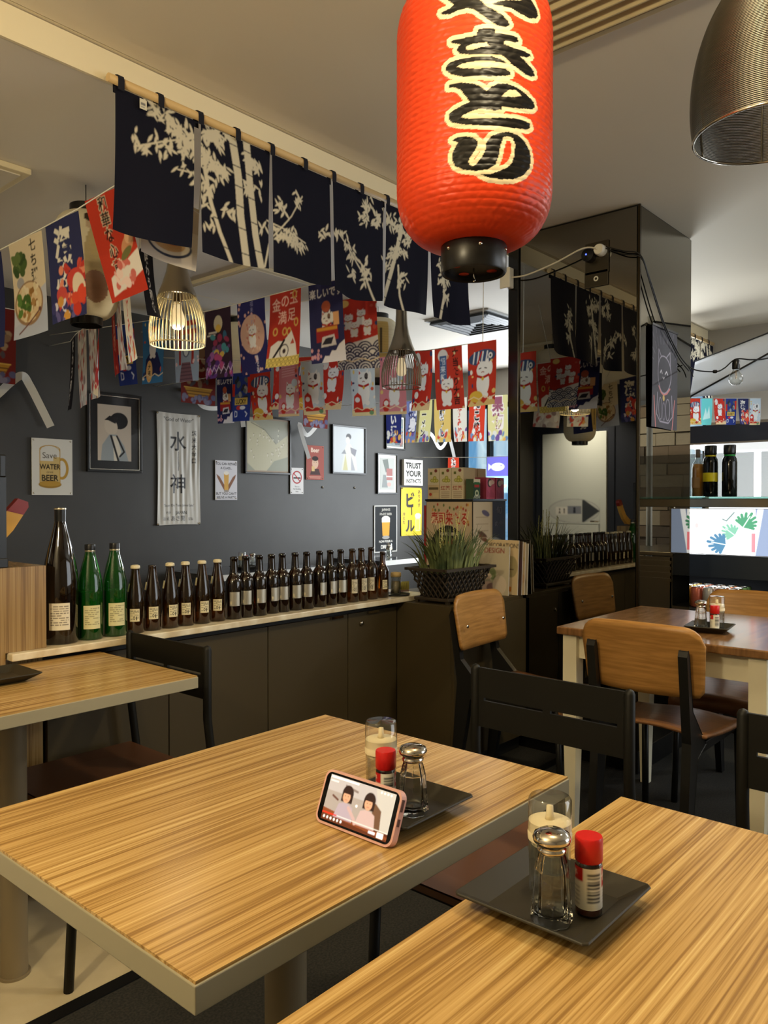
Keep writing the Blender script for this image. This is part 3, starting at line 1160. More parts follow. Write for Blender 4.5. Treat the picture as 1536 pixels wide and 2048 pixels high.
# 1.8 litre bottle
pr = [(0, .0), (.049, 0), (.0525, .004), (.0525, .185), (.0510, .215), (.0455, .255), (.0365, .295), (.0270, .332), (.0195, .362), (.0160, .382), (.0155, .400), (.0155, .412), (0, .412)]
lb = lines_label(8, 9, (226, 218, 196), (120, 110, 96), 9, 1)
t = lathe_bottle('sake_bottle', 'large dark brown sake bottle beside the wooden block', 'bottle', [(r_, z) for r_, z in pr], AMBER2, 'bottles on the counter', (1.178, 2.372, .7855),
                 cap=(CAPK, [(.0168, .378), (.0172, .410), (.0172, .417), (.016, .421), (0, .421)]), lab=[(lb, .045, .128, .0529, FACE - .55, FACE + .65, 'back_label')])
MB().lathe([(.0176, .414), (.0182, .4165), (.0176, .4195)], n=24).build('rim', CAPB, t)
# green bottles
pr = [(0, 0), (.036, 0), (.0385, .004), (.0385, .165), (.036, .190), (.028, .228), (.0185, .262), (.0145, .282), (.0140, .290), (0, .290)]
liq = (mat('green_liquor', (14, 84, 30), .3), [(0, .004), (.0365, .004), (.0365, .150), (0, .150)])
lb = lines_label(9, 9, (214, 208, 160), (140, 134, 100), 8, 2, None)
for k, (x, y) in enumerate(((1.272, 2.364), (1.358, 2.364))):
    t = lathe_bottle('green_bottle', 'clear green bottle with pale label, %s of the two on the counter' % ('left' if k == 0 else 'right'), 'bottle', pr, GREENG, 'green bottles on the counter', (x, y, .7855), liquid=liq,
                     cap=(CAPK, [(.0150, .284), (.0165, .285), (.0165, .300), (.0155, .303), (0, .303)]), lab=[(lb, .036, .110, .0389, FACE - .45, FACE + .95, 'back_label')])
    MB().lathe([(.0158, .279), (.0162, .2815), (.0158, .284)], n=24).build('rim', CAPB, t)
# short brown bottles
pr = [(0, 0), (.0275, 0), (.0295, .003), (.0295, .105), (.0280, .125), (.0215, .160), (.0150, .192), (.0128, .210), (.0132, .214), (.0132, .219), (.0125, .222), (0, .222)]
lb = lines_label(5, 4, (222, 210, 170), (60, 52, 40), 12, 3, None, True)
nk = Cv(3, 4, (206, 198, 160), 5)
CR = [(.0136, .214), (.0158, .2155), (.0156, .220), (.0146, .2245), (.010, .2265), (0, .227)]
for k, x in enumerate((1.432, 1.499, 1.567, 1.633, 1.701, 1.772)):
    lathe_bottle('stubby_bottle', 'brown bottle %s cream crown cap, %s of the six short ones' % ('with' if k != 1 else 'without', ORD[k]), 'bottle', pr, AMBER, 'short brown bottles on the counter', (x, 2.362 + .004 * (k % 2), .7855),
                 cap=None if k == 1 else (CAPW, CR), lab=[(lb, .040, .082, .0299, FACE - .35 + .12 * ((k * 7) % 5 - 2), FACE + .75 + .12 * ((k * 7) % 5 - 2), 'back_label'), (nk, .138, .165, (.0260, .0210), FACE - 1.5, FACE - .9, 'neck_label')])
# long-neck bottles
pr = [(0, 0), (.0285, 0), (.0305, .003), (.0305, .128), (.0285, .146), (.0215, .158), (.0165, .166), (.0150, .178), (.0132, .215), (.0134, .219), (.0145, .221), (.0145, .229), (.0130, .232), (.0100, .232), (.0100, .220), (0, .218)]
FOIL = mat('silver_label_foil', (190, 184, 168), .4, .7)
lbs = lines_label(4, 5, (206, 196, 168), (80, 70, 56), 12, 5, None, True)
xs = (1.843, 1.900, 1.964, 2.032, 2.087, 2.154, 2.215, 2.289, 2.357, 2.420, 2.489, 2.550, 2.617, 2.692)
rr = random.Random(4)
for k, x in enumerate(xs):
    kind = 'silver label' if k < 10 else 'cream striped label'
    if k == 13:
        lb_t = 'brown long-neck bottle with plain cream label at the right end of the row'
    else:
        lb_t = 'open brown long-neck beer bottle with %s, %s from the left' % (kind, ORD[k])
    t = lathe_bottle('beer_bottle', lb_t, 'bottle', pr, AMBER2 if k < 10 else AMBER, 'long-neck bottles on the counter', (x, 2.362 + rr.uniform(-.004, .004), .7855), sc_=1. if k < 13 else .9)
    a = FACE + rr.uniform(-.15, .5)
    if k < 10:
        q = MB().grid(14, 2, lambda u, v: (.0309 * math.cos(a - .5 + u * 1.25), .0309 * math.sin(a - .5 + u * 1.25), .050 + v * .052))
        f_ = q.build('foil_label', FOIL, t)
        MB().grid(4, 2, lambda u, v: (.0311 * math.cos(a - .42 + u * .18), .0311 * math.sin(a - .42 + u * .18), .056 + v * .012)).build('emblem', CREAM, f_)
    else:
        C = (lbs if k < 13 else lb).vert_cols()
        nv, nu = C.shape[:2]
        s9 = 1. if k < 13 else .9
        U, V = np.meshgrid(np.linspace(a - .55, a + .35, nu), np.linspace(.040, .100 if k < 13 else .082, nv))
        link('back_label', grid_mesh('back_label', np.stack([.0309 * s9 * np.cos(U), .0309 * s9 * np.sin(U), V], -1), C, PRINT), t)
# jar with wooden lid on a small round tray, and a card
tr = MB().lathe([(0, 0), (.062, 0), (.068, .006), (.066, .007), (.06, .003), (0, .003)], n=32).build('round_tray', BLKPL, None, (2.80, 2.375, .7855))
tag(tr, 'small round black tray at the right end of the counter', 'tray')
t = thing('toothpick_jar', 'clear jar with pale wooden lid on the round black tray', 'jar', (2.80, 2.375, .7892))
MB().lathe([(0, 0), (.022, 0), (.024, .002), (.024, .082), (.0225, .082), (.0225, .006), (0, .006)], n=28).build('glass_body', GLASS, t)
MB().lathe([(0, .082), (.025, .082), (.025, .098), (.022, .103), (0, .104)], n=28).build('lid', mat('lid_wood', (206, 178, 120), .5), t)
MB().lathe([(0, .0065), (.014, .0065), (.016, .06), (0, .062)], n=12).build('toothpicks', mat('pale_sticks', (222, 206, 166), .7), t)
cd = Cv(10, 5, (206, 200, 110), 6)
cd.rect(0, 10, 0, 1, (190, 160, 150))
for k in range(7):
    cd.line([(1 + k * 1.2, 1.4), (1.3 + k * 1.2, 4.2)], .25, (120, 122, 50))
o = link('menu_card', print_mesh('menu_card', cd, .10, .05, PRINT), None, (2.885, 2.42, .838), (0, 0, R(-20)))
tag(o, 'small yellow green card standing behind the jar', 'card')

# ---------------------------------------------------------------- things on the wooden block
t = thing('display_case', 'black framed glass display case standing on the wooden block', 'display case', (.695, 2.42, 1.0335))
for sx in (-1, 1):
    for sy in (-1, 1):
        MB().box(sx * .285 - .011, sx * .285 + .011, sy * .09 - .011, sy * .09 + .011, .02, .262).build('post', BLKPL, t)
MB().box(-.30, .30, -.105, .105, 0, .028).build('base', BLKPL, t, bevel=.003)
MB().box(-.297, .297, -.102, .102, .262, .328).build('header', BLKPL, t, bevel=.004)
for s_ in (-1, 1):
    MB().box(-.274, .274, s_ * .09 - .0015, s_ * .09 + .0015, .028, .262).build('pane', CLEARP, t)
hd = Cv(50, 8, (16, 16, 16), 2)
hd.rect(45, 47, 4.6, 5.6, (200, 198, 190)).rect(45.4, 46.6, 2.6, 3.2, (200, 198, 190))
link('header_print', print_mesh('header_print', hd, .56, .06, PRINT), t, (0, -.1035, .325))
t = thing('boat_prow', 'yellow wooden boat prow with red tip leaning behind the display case', 'ornament', (1.065, 2.57, 1.0335))
outl = [(.125, .225), (.075, .150), (.005, .075), (-.08, .02), (-.26, 0), (-.26, .06), (-.14, .075), (-.04, .13), (.03, .21), (.045, .245)]
K = .66
MB().prism([(x * K, z * K) for x, z in outl], 1, -.012, .012).build('hull_side', mat('yellow_wood', (224, 172, 78), .5), t)
MB().prism([(x * K, z * K) for x, z in ((.045, .245), (.10, .305), (.148, .288), (.150, .262), (.125, .225))], 1, -.013, .013).build('tip', mat('red_lacquer', (142, 34, 26), .4), t)

# ---------------------------------------------------------------- low cabinet, planter, magazines
t = thing('corner_cabinet', 'dark corner cabinet under the lattice planter and magazines', 'cabinet', (3.075, 2.157, 0))
MB().box(-.305, .298, -.122, .20, .07, .762).build('body', DARKC, t, bevel=.002)
MB().box(-.29, .298, -.10, .124, 0, .07).build('kick', DARKK, t)
MB().box(-.085, .298, .2005, .46, 0, .762).build('rear_body', DARKC, t)
for a, b in ((-.303, -.002), (.002, .297)):
    d = MB().box(a, b, -.139, -.1225, .075, .745).build('door', DARKC, t, bevel=.001)
    MB().lathe([(.010, 0), (.010, .007), (.007, .010), (0, .010)], n=14, M=Matrix.Translation((a + .04, -.139, .66)) @ Matrix.Rotation(R(90), 4, 'X')).build('lock', CHROME, d)

WICK = mat('dark_wicker', (54, 44, 32), .6)
t = thing('lattice_planter', 'dark lattice trough planter on the corner cabinet', 'planter', (2.955, 2.168, .7625))
RX, RY, BX, BY, HB = .185, .108, .135, .078, .155


def side_pt(u, v, side):
    """point on the flared wall of the planter"""
    k = v ** 1.6
    hx = BX + (RX - BX) * k
    hy = BY + (RY - BY) * k
    z = .022 + v * (HB - .022)
    if side == 0:
        return Vector((-hx + 2 * hx * u, -hy, z))
    if side == 1:
        return Vector((hx, -hy + 2 * hy * u, z))
    if side == 2:
        return Vector((hx - 2 * hx * u, hy, z))
    return Vector((-hx, hy - 2 * hy * u, z))


for side in range(4):
    n = 9 if side in (0, 2) else 6
    for k in range(-3, n + 1):
        for dr_ in (1, -1):
            pts = []
            for j in range(9):
                v = j / 8
                u = (k + (v * 3.2 if dr_ > 0 else (3.2 - v * 3.2))) / n
                if -.001 <= u <= 1.001:
                    pts.append(side_pt(min(1, max(0, u)), v, side))
            if len(pts) > 2:
                off = .0015 * dr_
                MB().tube([p + Vector((0, off if side in (0, 2) else 0, 0)) + Vector((off if side in (1, 3) else 0, 0, 0)) for p in pts], .0042, 5).build('lattice_strip', WICK, t)
MB().box(-RX - .012, RX + .012, -RY - .012, -RY + .004, HB - .006, HB + .006).box(-RX - .012, RX + .012, RY - .004, RY + .012, HB - .006, HB + .006).box(-RX - .012, -RX + .004, -RY, RY, HB - .006, HB + .006).box(RX - .004, RX + .012, -RY, RY, HB - .006, HB + .006).build('rim', WICK, t)
MB().box(-BX - .02, BX + .02, -BY - .02, BY + .02, .012, .026).build('base', WICK, t, bevel=.003)
for sx in (-1, 1):
    for sy in (-1, 1):
        MB().box(sx * (BX + .008) - .008, sx * (BX + .008) + .008, sy * (BY + .008) - .008, sy * (BY + .008) + .008, 0, .012).build('foot', WICK, t)
MB().box(-BX + .012, BX - .012, -BY + .012, BY - .012, .03, HB - .02).build('liner', mat('planter_liner', (22, 20, 16), .9), t)

LEAFA = mat('grass_green', (70, 82, 46), .6)
add_noise_color(LEAFA, (60, 74, 40), (132, 140, 84), nscale=9.)
LEAFB = mat('pale_sprig', (196, 190, 118), .7)
t = thing('grass_plant', 'spiky green grass plant with pale sprigs filling the lattice planter', 'plant', (2.955, 2.168, .7625 + HB - .02))
rr = random.Random(11)
for k in range(190):
    x0, y0 = rr.uniform(-.15, .15), rr.uniform(-.06, .06)
    an = math.atan2(y0 * 2, x0) + rr.uniform(-.7, .7)
    L = rr.uniform(.12, .25)
    sp = rr.uniform(.25, 1.0) * (.4 + abs(x0) * 5)
    pts = []
    nseg = 6
    for j in range(nseg + 1):
        s_ = j / nseg
        out_ = sp * L * (s_ ** 1.6)
        pts.append(Vector((x0 + math.cos(an) * out_, y0 * 1. + math.sin(an) * out_ * .55, L * (s_ - .35 * min(sp, 1.2) * s_ ** 2.4))))
    wv = Vector((-math.sin(an), math.cos(an), 0)).lerp(Vector((.66, -.75, 0)), .6).normalized()
    q = MB()
    vs = []
    for j, p in enumerate(pts):
        wd = .0042 * (1 - (j / nseg) ** 2) + .0004
        vs += [p - wv * wd, p + wv * wd]
    q.add(vs, [(2 * j, 2 * j + 1, 2 * j + 3, 2 * j + 2) for j in range(nseg)], True)
    q.build('blade', LEAFA, t)
for k in range(9):
    x0 = -.10 + k * .024 + rr.uniform(-.01, .01)
    L = rr.uniform(.19, .29)
    q = MB()
    tx, ty = rr.uniform(-.05, .05), rr.uniform(-.04, .02)
    q.tube([(x0, 0, 0), (x0 + tx * .4, ty * .5, L * .5), (x0 + tx, ty, L)], .0014, 5)
    for j in range(26):
        s_ = .35 + .65 * j / 26
        an = rr.uniform(0, 2 * PI)
        c_ = Vector((x0 + tx * s_, ty * s_, L * s_))
        d_ = Vector((math.cos(an), math.sin(an), .8)).normalized() * .011 * (1.3 - s_ * .6)
        e_ = d_.cross(Vector((0, 0, 1))).normalized() * .003
        q.add([c_, c_ + d_ * .6 + e_, c_ + d_, c_ + d_ * .6 - e_], [(0, 1, 2, 3)])
    q.build('sprig', LEAFB, t)


def mag_cover(bg, title, tcol, seed):
    c = Cv(21, 28, bg, 3.2)
    r2 = random.Random(seed)
    for k in range(7):
        c.ell(r2.uniform(3, 18), r2.uniform(2, 20), r2.uniform(1, 5), r2.uniform(1, 6), (lambda d_: tuple(int(max(0, min(255, v + d_ + r2.uniform(-14, 14)))) for v in bg))(r2.uniform(-80, 40)))
    if title:
        c.text(title, 10.5, 24, 4.2 if len(title) < 8 else 3.2, tcol, .02)
    return c


cov = [(Cv, 'DECORATIONS', (212, 190, 150), (60, 46, 40)), (Cv, 'DESIGN', (200, 188, 160), (150, 60, 44)), (Cv, '', (70, 52, 44), (220, 200, 160)), (Cv, '', (190, 170, 140), (70, 40, 34)), (Cv, '', (160, 150, 130), (60, 40, 30))]
mg = [
    ('magazine with red brush lettering standing behind the planter leaves', 3.262, 2.138, .170, .240, R(88), R(3), 1),
    ('decorations magazine with a cream cover facing out on the corner cabinet', 3.318, 2.125, .180, .268, R(90), R(3), 0),
    ('dark magazine standing just behind the decorations magazine', 3.336, 2.108, .17, .262, R(90), R(3), 2),
    ('thin magazine standing second from the mirror on the corner cabinet', 3.350, 2.098, .165, .258, R(90), R(3), 3),
    ('thin magazine leaning nearest the mirror on the corner cabinet', 3.363, 2.088, .16, .252, R(90), R(3), 4)]
for lb_, x, y, w_, h_, rz, tl, ci in mg:
    _, ttl, bg, tc = cov[ci]
    t = thing('magazine', lb_, 'magazine', (x, y, .7635), -rz, 'magazines on the corner cabinet')
    M_ = Matrix.Rotation(-tl, 4, 'X')
    q = MB().box(-w_ / 2, w_ / 2, 0, .006, 0, h_)
    q.v = [tuple(M_ @ Vector(p)) for p in q.v]
    q.build('pages', PAPERW, t)
    cvr = mag_cover(bg, ttl, tc, ci + 20)
    if ci == 0:
        cvr.poly([(6, 2), (15, 2), (14, 20), (11, 22), (7, 20)], (226, 204, 150)).rect(2, 6, 4, 20, (206, 140, 50)).rect(3, 17, 1.5, 4, (200, 120, 40)).line([(3, 13), (18, 13)], .4, (70, 50, 40))
    co = link('cover', print_mesh('cover', cvr, w_, h_, PRINT), t)
    co.matrix_local = M_ @ Matrix.Translation((0, -.0008, h_))

# ---------------------------------------------------------------- poster clad unit with boxes on top
t = thing('poster_cabinet', 'box covered with sushi posters standing behind the planter', 'cabinet', (3.372, 2.379, .7625))
MB().box(-.150, .150, -.146, .146, 0, .462).build('body', mat('unit_dark', (46, 42, 38), .6), t)
MB().box(-.153, -.110, .1465, .160, 0, .44).build('side_panel', mat('red_panel', (150, 20, 22), .5), t, bevel=.002)
MB().box(-.155, .155, -.150, .150, .462, .472).build('shelf', BLKPL, t)
a_ = Cv(44, 46, (196, 176, 146), 4.2)
for k in range(26):
    rr2 = random.Random(k)
    a_.ell(rr2.uniform(2, 42), rr2.uniform(34, 45), .8, .8, [(170, 60, 44), (90, 110, 60), (200, 150, 70), (150, 90, 60)][k % 4])
a_.text('寿司来たる', 22, 34.5, 7.2, (176, 44, 30), .025, out=(236, 214, 180), ow=.03)
a_.ell(21, 17, 18.5, 16.5, (24, 22, 24)).ell(21, 17, 17.2, 15.2, (40, 36, 36)).text('ONLINE SUSHI', 21, 28.2, 2.2, (220, 214, 200), .02)
for k in range(60):
    rr2 = random.Random(100 + k)
    an, ra = rr2.uniform(0, 6.28), rr2.uniform(0, 1) ** .5
    a_.ell(21 + 14 * ra * math.cos(an), 15.5 + 10.5 * ra * math.sin(an), rr2.uniform(1.2, 2.6), rr2.uniform(.9, 1.6), rr2.choice([(196, 92, 84), (214, 130, 112), (226, 206, 180), (168, 60, 52), (120, 120, 60)]))
link('sushi_poster', print_mesh('sushi_poster', a_, .286, .44, PRINT), t, (-.1515, 0, .458), (0, 0, R(-90)))
b_ = Cv(24, 46, (206, 192, 168), 3.6)
b_.rect(14, 24, 18, 46, (36, 36, 52)).text('旬', 19, 40, 4.4, (150, 150, 170)).text('の魚', 19, 33, 3.2, (130, 130, 150)).ell(19, 24, 5.5, 2.1, (150, 156, 166), -.4).ell(16.4, 25, 1, .7, (40, 40, 50))
b_.ell(6.5, 29, 4, 1.2, (92, 58, 40), -.5).ell(7.5, 26.5, 4, 1.2, (120, 76, 48), -.5).ell(9, 40, 3, 1.4, (96, 90, 120), -.4).ell(6, 20, 3, .8, (150, 84, 60), .6).ell(7, 9, 7, 7, (96, 34, 34)).ell(7, 8, 5.4, 5.2, (150, 140, 136))
for k in range(8):
    b_.rect(2, 11, 12.5 + k * 3.6, 12.9 + k * 3.6, (170, 150, 124))
link('fish_poster', print_mesh('fish_poster', b_, .296, .44, PRINT), t, (0, -.1475, .458))


def tea_box(label, x, y, z, w_, h_, dp_, cv, side=(178, 160, 128), rz=0.):
    t = thing('tea_box', label, 'box', (x, y, z), rz, 'packets on top of the poster box')
    MB().box(-w_ / 2, w_ / 2, 0, dp_, 0, h_).build('carton', mat('carton_%d_%d' % (side[0], side[1]), side, .7), t)
    link('front_print', print_mesh('front_print', cv, w_, h_, PRINT), t, (0, -.0006, h_))
    return t


gt = Cv(7, 9, (204, 194, 168), 7)
gt.ell(4.9, 7.6, .9, .9, (120, 50, 44)).rect(1.3, 2.7, 5.6, 7, (96, 104, 40))
for dx, dy in ((2.6, 2.4), (4.2, 3.8), (5.4, 2.3), (4.0, 2.2)):
    gt.ell(dx, dy, 1.1, 1.0, (150, 150, 60)).ell(dx, dy, .6, .55, (196, 190, 110))
bt = Cv(7, 9, (206, 192, 164), 7)
bt.text('紅茶', 3.5, 6, 2.9, (150, 60, 50), .02)
for k in range(4):
    bt.rect(1, 6, 1 + k * 1.1, 1.4 + k * 1.1, (150, 130, 110))
b3 = Cv(7, 9, (196, 176, 140), 7)
b3.rect(.6, 6.4, 6, 7.6, (96, 86, 60)).ell(1.6, 3, .9, 1, (170, 60, 40)).rect(3, 6.4, 1, 4, (206, 190, 150))
gs = Cv(7, 12, (32, 64, 40), 6)
gs.rect(0, 7, 9.6, 12, (206, 200, 180)).rect(.6, 6.4, 8.6, 10.2, (40, 96, 50)).rect(.8, 6, 7, 8.6, (170, 50, 40)).ell(3.5, 3.5, 2, 2, (196, 206, 170)).ell(3.5, 3.5, 1, 1, (40, 64, 40))
for k in range(5):
    gs.line([(.2 + k * 1.4, .4), (1.8 + k * 1.4, 2.4)], .4, (220, 220, 210))
pk = Cv(8, 12, (196, 92, 128), 6)
pk.ell(3.2, 9, 2.1, 2.4, (40, 24, 28)).ell(3.8, 8.8, 1.5, 1.6, (232, 214, 210)).ell(5.6, 9.4, 2, 1.2, (228, 206, 206))
for k in range(6):
    pk.rect(1 + k * 1.05, 1.4 + k * 1.05, .8, 5 - (k % 3) * .8, (150, 60, 96))
zb = 1.2350
for k, yy in enumerate((2.482, 2.406, 2.330)):
    tea_box('lower tea packet with %s, on the poster box' % ('a brown panel at the far left' if k == 0 else 'red characters, %s one' % ('left' if k == 1 else 'right')), 3.228, yy, zb, .074, .072, .10, b3 if k == 0 else bt, rz=R(-90))
    tea_box('upper tea packet with green leaf print, %s of the stacked three' % ('left', 'middle', 'right')[k], 3.228, yy, zb + .0725, .074, .086, .10, gt, rz=R(-90))
tea_box('striped green seaweed packet beside the tea packets', 3.262, 2.236, zb, .058, .100, .045, gs, (60, 80, 56))
for k, xx in enumerate((3.385, 3.472)):
    tea_box('bright pink packet on the poster box, %s of two' % ('left', 'right')[k], xx, 2.236, zb, .078, .110, .07, pk, (130, 40, 64))
for k, xx in enumerate((3.38, 3.46)):
    tea_box('plain kraft packet standing behind the pink packets, %s one' % ('left', 'right')[k], xx, 2.34, zb, .072, .160, .07, Cv(7, 9, (176, 154, 116), 2), (168, 146, 110))

# ---------------------------------------------------------------- tables along the rear wall
def rear_table(label, x0, x1):
    t = thing('wall_table', label, 'table', ((x0 + x1) / 2, 4.34, 0))
    h = (x1 - x0) / 2
    MB().box(-h, h, -.27, .27, .715, .748).build('tabletop', mat('dark_gloss_top', (60, 60, 62), .12), t)
    MB().box(-h, h, -.276, -.2702, .712, .750).build('edge_band', mat('white_edge', (214, 214, 208), .5), t)
    MB().lathe([(0, .01), (.045, .01), (.045, .715), (0, .715)], n=20).build('column', NICK, t)
    MB().lathe([(0, 0), (.2, 0), (.2, .01), (0, .02)], n=24).build('base', BLKMET, t)


rear_table('dark glossy table by the rear wall behind the left bottles', 3.05, 4.0)
rear_table('dark glossy table by the rear wall under the black beer poster', 4.62, 5.08)
plate('black dish on the dark table by the rear wall', (3.47, 4.32, .7485), R(0), .08)
ZW = .7555
dispenser('clear dispenser on the dark rear table', (3.43, 4.30, ZW))
spice('red capped spice bottle on the dark rear table', (3.475, 4.315, ZW), R(190))
shaker('glass shaker on the dark rear table', (3.52, 4.30, ZW))
shaker('glass shaker in front of the black beer poster', (4.98, 4.3, .7485))
dispenser('clear dispenser in front of the black beer poster', (5.03, 4.34, .7485))
# ---------------------------------------------------------------- pictures and signs on the rear wall (facing -Y)
YW = 4.65
INK = (34, 32, 32)


def tin_sign(name, label, cat, x0, x1, z0, z1, cv, m=None, screws=True, thick=.004):
    t = thing(name, label, cat, ((x0 + x1) / 2, YW, (z0 + z1) / 2))
    w_, h_ = x1 - x0, z1 - z0
    MB().box(-w_ / 2, w_ / 2, -thick - .006, -.006, -h_ / 2, h_ / 2).build('sheet', WHITE, t)
    MB().box(-w_ / 2 + .02, w_ / 2 - .02, -.006, -.0005, -h_ / 2 + .02, h_ / 2 - .02).build('mount', BLKPL, t)
    link('print', print_mesh(name + '_print', cv, w_, h_, m or PRINTT), t, (0, -thick - .0068, h_ / 2))
    if screws:
        for sx in (-1, 1):
            for sz in (-1, 1):
                MB().lathe([(.005, 0), (.004, .002), (0, .003)], n=10, M=Matrix.Translation((sx * (w_ / 2 - .012), -thick - .0072, sz * (h_ / 2 - .012))) @ Matrix.Rotation(R(90), 4, 'X')).build('screw', CHROME, t)
    return t


def framed(name, label, x0, x1, z0, z1, cv, fw=.016, fm=None, mount=0., mm=None, inner=None, depth=.022):
    t = thing(name, label, 'picture', ((x0 + x1) / 2, YW, (z0 + z1) / 2))
    w_, h_ = x1 - x0, z1 - z0
    a, b = w_ / 2, h_ / 2
    fm = fm or FRAMEB
    for nm, bx in (('frame_bar', (-a, a, -depth, -.001, b - fw, b)), ('frame_bar', (-a, a, -depth, -.001, -b, -b + fw)), ('frame_bar', (-a, -a + fw, -depth, -.001, -b + fw, b - fw)), ('frame_bar', (a - fw, a, -depth, -.001, -b + fw, b - fw))):
        MB().box(*bx).build(nm, fm, t, bevel=.002)
    if inner:
        k = fw + .005
        for bx in ((-a + fw, a - fw, -depth + .004, -.004, b - k, b - fw), (-a + fw, a - fw, -depth + .004, -.004, -b + fw, -b + k), (-a + fw, -a + k, -depth + .004, -.004, -b + k, b - k), (a - k, a - fw, -depth + .004, -.004, -b + k, b - k)):
            MB().box(*bx).build('inner_bar', inner, t)
    MB().box(-a + fw, a - fw, -.010, -.001, -b + fw, b - fw).build('mount_board', mm or PAPERW, t)
    pw, ph_ = w_ - 2 * fw - 2 * mount, h_ - 2 * fw - 2 * mount
    link('print', print_mesh(name + '_print', cv, pw, ph_, PRINTG), t, (0, -.0108, ph_ / 2))
    return t


# save water drink beer
c = Cv(25, 34, (206, 204, 196), 5)
OCH = (176, 138, 58)
c.ell(11, 27.5, 6.4, 2.6, OCH).ell(11, 27.5, 5.8, 2.1, (206, 204, 196)).rect(4.6, 17.4, 6, 27, OCH).rect(5.1, 16.9, 6.5, 27, (196, 170, 110)).rect(5.1, 16.9, 20.5, 27, (206, 204, 196))
c.ell(11, 6.4, 7, 2.3, (150, 116, 46)).ell(11, 6.8, 6.4, 1.6, OCH).ell(18.4, 16, 4.2, 6.6, OCH).ell(18.2, 16, 2.7, 4.9, (206, 204, 196)).rect(13, 16.9, 9, 23, (196, 170, 110)).rect(16.9, 17.4, 6, 27, OCH)
c.text('Save', 10.8, 22.2, 5, (60, 48, 30), .0).text('WATER', 11, 15.6, 4.3, (48, 40, 28), .03, sx=.85).text('drink', 11, 13.2, 2, (60, 48, 30)).text('BEER', 11, 8.6, 5, (48, 40, 28), .03, sx=.95)
c.line([(5, 27), (6, 28.6), (8.4, 29.6), (11, 29.9), (14, 29.4), (16.6, 27.6), (17.2, 26)], .35, OCH)
tin_sign('tin_sign', 'tin sign of a yellow beer mug at the left of the rear wall', 'sign', 2.132, 2.384, 1.260, 1.600, c)

# framed portrait (generic stand-in: a seated figure in a robe)
c = Cv(23, 36, (188, 176, 158), 4)
c.rect(0, 23, 0, 36, (190, 176, 158)).ell(14.5, 26, 6.2, 5.4, (30, 28, 28)).ell(9, 22, 4.4, 5.4, (200, 186, 166), .3).poly([(4.5, 26), (8, 29), (14, 28), (12, 24), (7, 26)], (36, 34, 34)).poly([(2, 0), (3, 10), (8, 17), (13, 17), (18, 10), (21, 0)], (150, 156, 156)).poly([(10, 16), (13, 16), (16, 6), (13, 0), (11, 0)], (214, 204, 184)).line([(9, 16), (14, 0)], 1.4, (34, 32, 32)).line([(13, 16), (18, 6), (15, 3)], 1.2, (34, 32, 32))
framed('framed_picture', 'black framed portrait of a figure with dark hair on the rear wall', 2.478, 2.862, 1.408, 1.914, c, fw=.016, mount=.058, mm=mat('dark_mount', (30, 30, 30), .25), inner=SILV)

# towel banner
c = Cv(36, 77, (190, 186, 176), 4.2)
c.text('"God of Water"', 18, 71.5, 3.6, INK, .012, sx=1.05).text('水', 17.2, 52.5, 14, INK, .014).text('神', 17, 23, 14, INK, .014)
c.line([(17.6, 50.5), (17.3, 46), (17.8, 41), (17.4, 37.5)], .5, INK)
c.vtext('純米大辛口', 31, 66, 4.2, INK, .015, 1.15).text('"Super Dry Taste Junmai Sake"', 18, 12.6, 2.4, INK, .01, sx=.86)
c.text('岩手', 9.2, 7.6, 2.2, INK).text('JAPAN', 19.5, 7.2, 3.2, INK, .02).text('酒蔵', 7.2, 3.2, 2.8, INK).text('あさ開', 17, 2.8, 4., INK, .01).text('謹製', 27.6, 3, 2.2, INK)
rr = random.Random(2)
ph_ = [(rr.uniform(0, 6.28), rr.uniform(18, 60), rr.uniform(.5, 2.4)) for _ in range(6)]


def towel(U, V):
    y = np.zeros_like(U)
    for p_, f_, k_ in ph_:
        y += np.sin(U * f_ + p_ + np.sin(V * k_ * 3 + p_) * 1.6)
    pinch = np.sin(V * PI) ** .5
    return (-.012 * (U - .5) * np.sin(V * PI), -.010 - .0009 * y * pinch, .004 * np.sin(U * PI) * (V * 2 - 1) * -1)


t = thing('towel_banner', 'grey cotton banner with large black characters pinned to the rear wall', 'banner', (3.155, YW, 1.829))
link('cloth', print_mesh('towel_cloth', c, .352, .772, PRINT, towel), t)
for x, z in ((-.168, -.008), (.168, -.008), (-.168, -.764), (.168, -.764)):
    MB().lathe([(.008, 0), (.007, .005), (0, .008)], n=12, M=Matrix.Translation((x, -.011, z)) @ Matrix.Rotation(R(90), 4, 'X')).build('pin', CHROME, t)

# retake a class
c = Cv(20, 29, (204, 202, 206), 5)
c.text('YOU CAN RETAKE', 10, 25.6, 2.5, INK, .02, sx=.92).text('A CLASS...', 10, 22.6, 2.4, INK, .02)
c.poly([(2, 16), (1, 19), (4, 17), (9, 10), (8, 7)], (130, 90, 66)).poly([(18, 16), (19, 19), (16, 17), (11, 10), (12, 7)], (130, 90, 66)).poly([(8.2, 7), (7.7, 20), (12.3, 20), (11.8, 7)], (206, 160, 80)).ell(10, 19.8, 2.3, 1.4, (226, 220, 206)).ell(10, 6.6, 2.4, .8, (150, 140, 130))
c.text('BUT YOU CAN\'T', 10, 3.8, 2.5, INK, .02).text('RELIVE A PARTY!', 10, 1.0, 2.5, INK, .02, sx=.95)
tin_sign('tin_sign', 'white tin sign about retaking a class, right of the towel banner', 'sign', 3.459, 3.656, 1.230, 1.518, c)

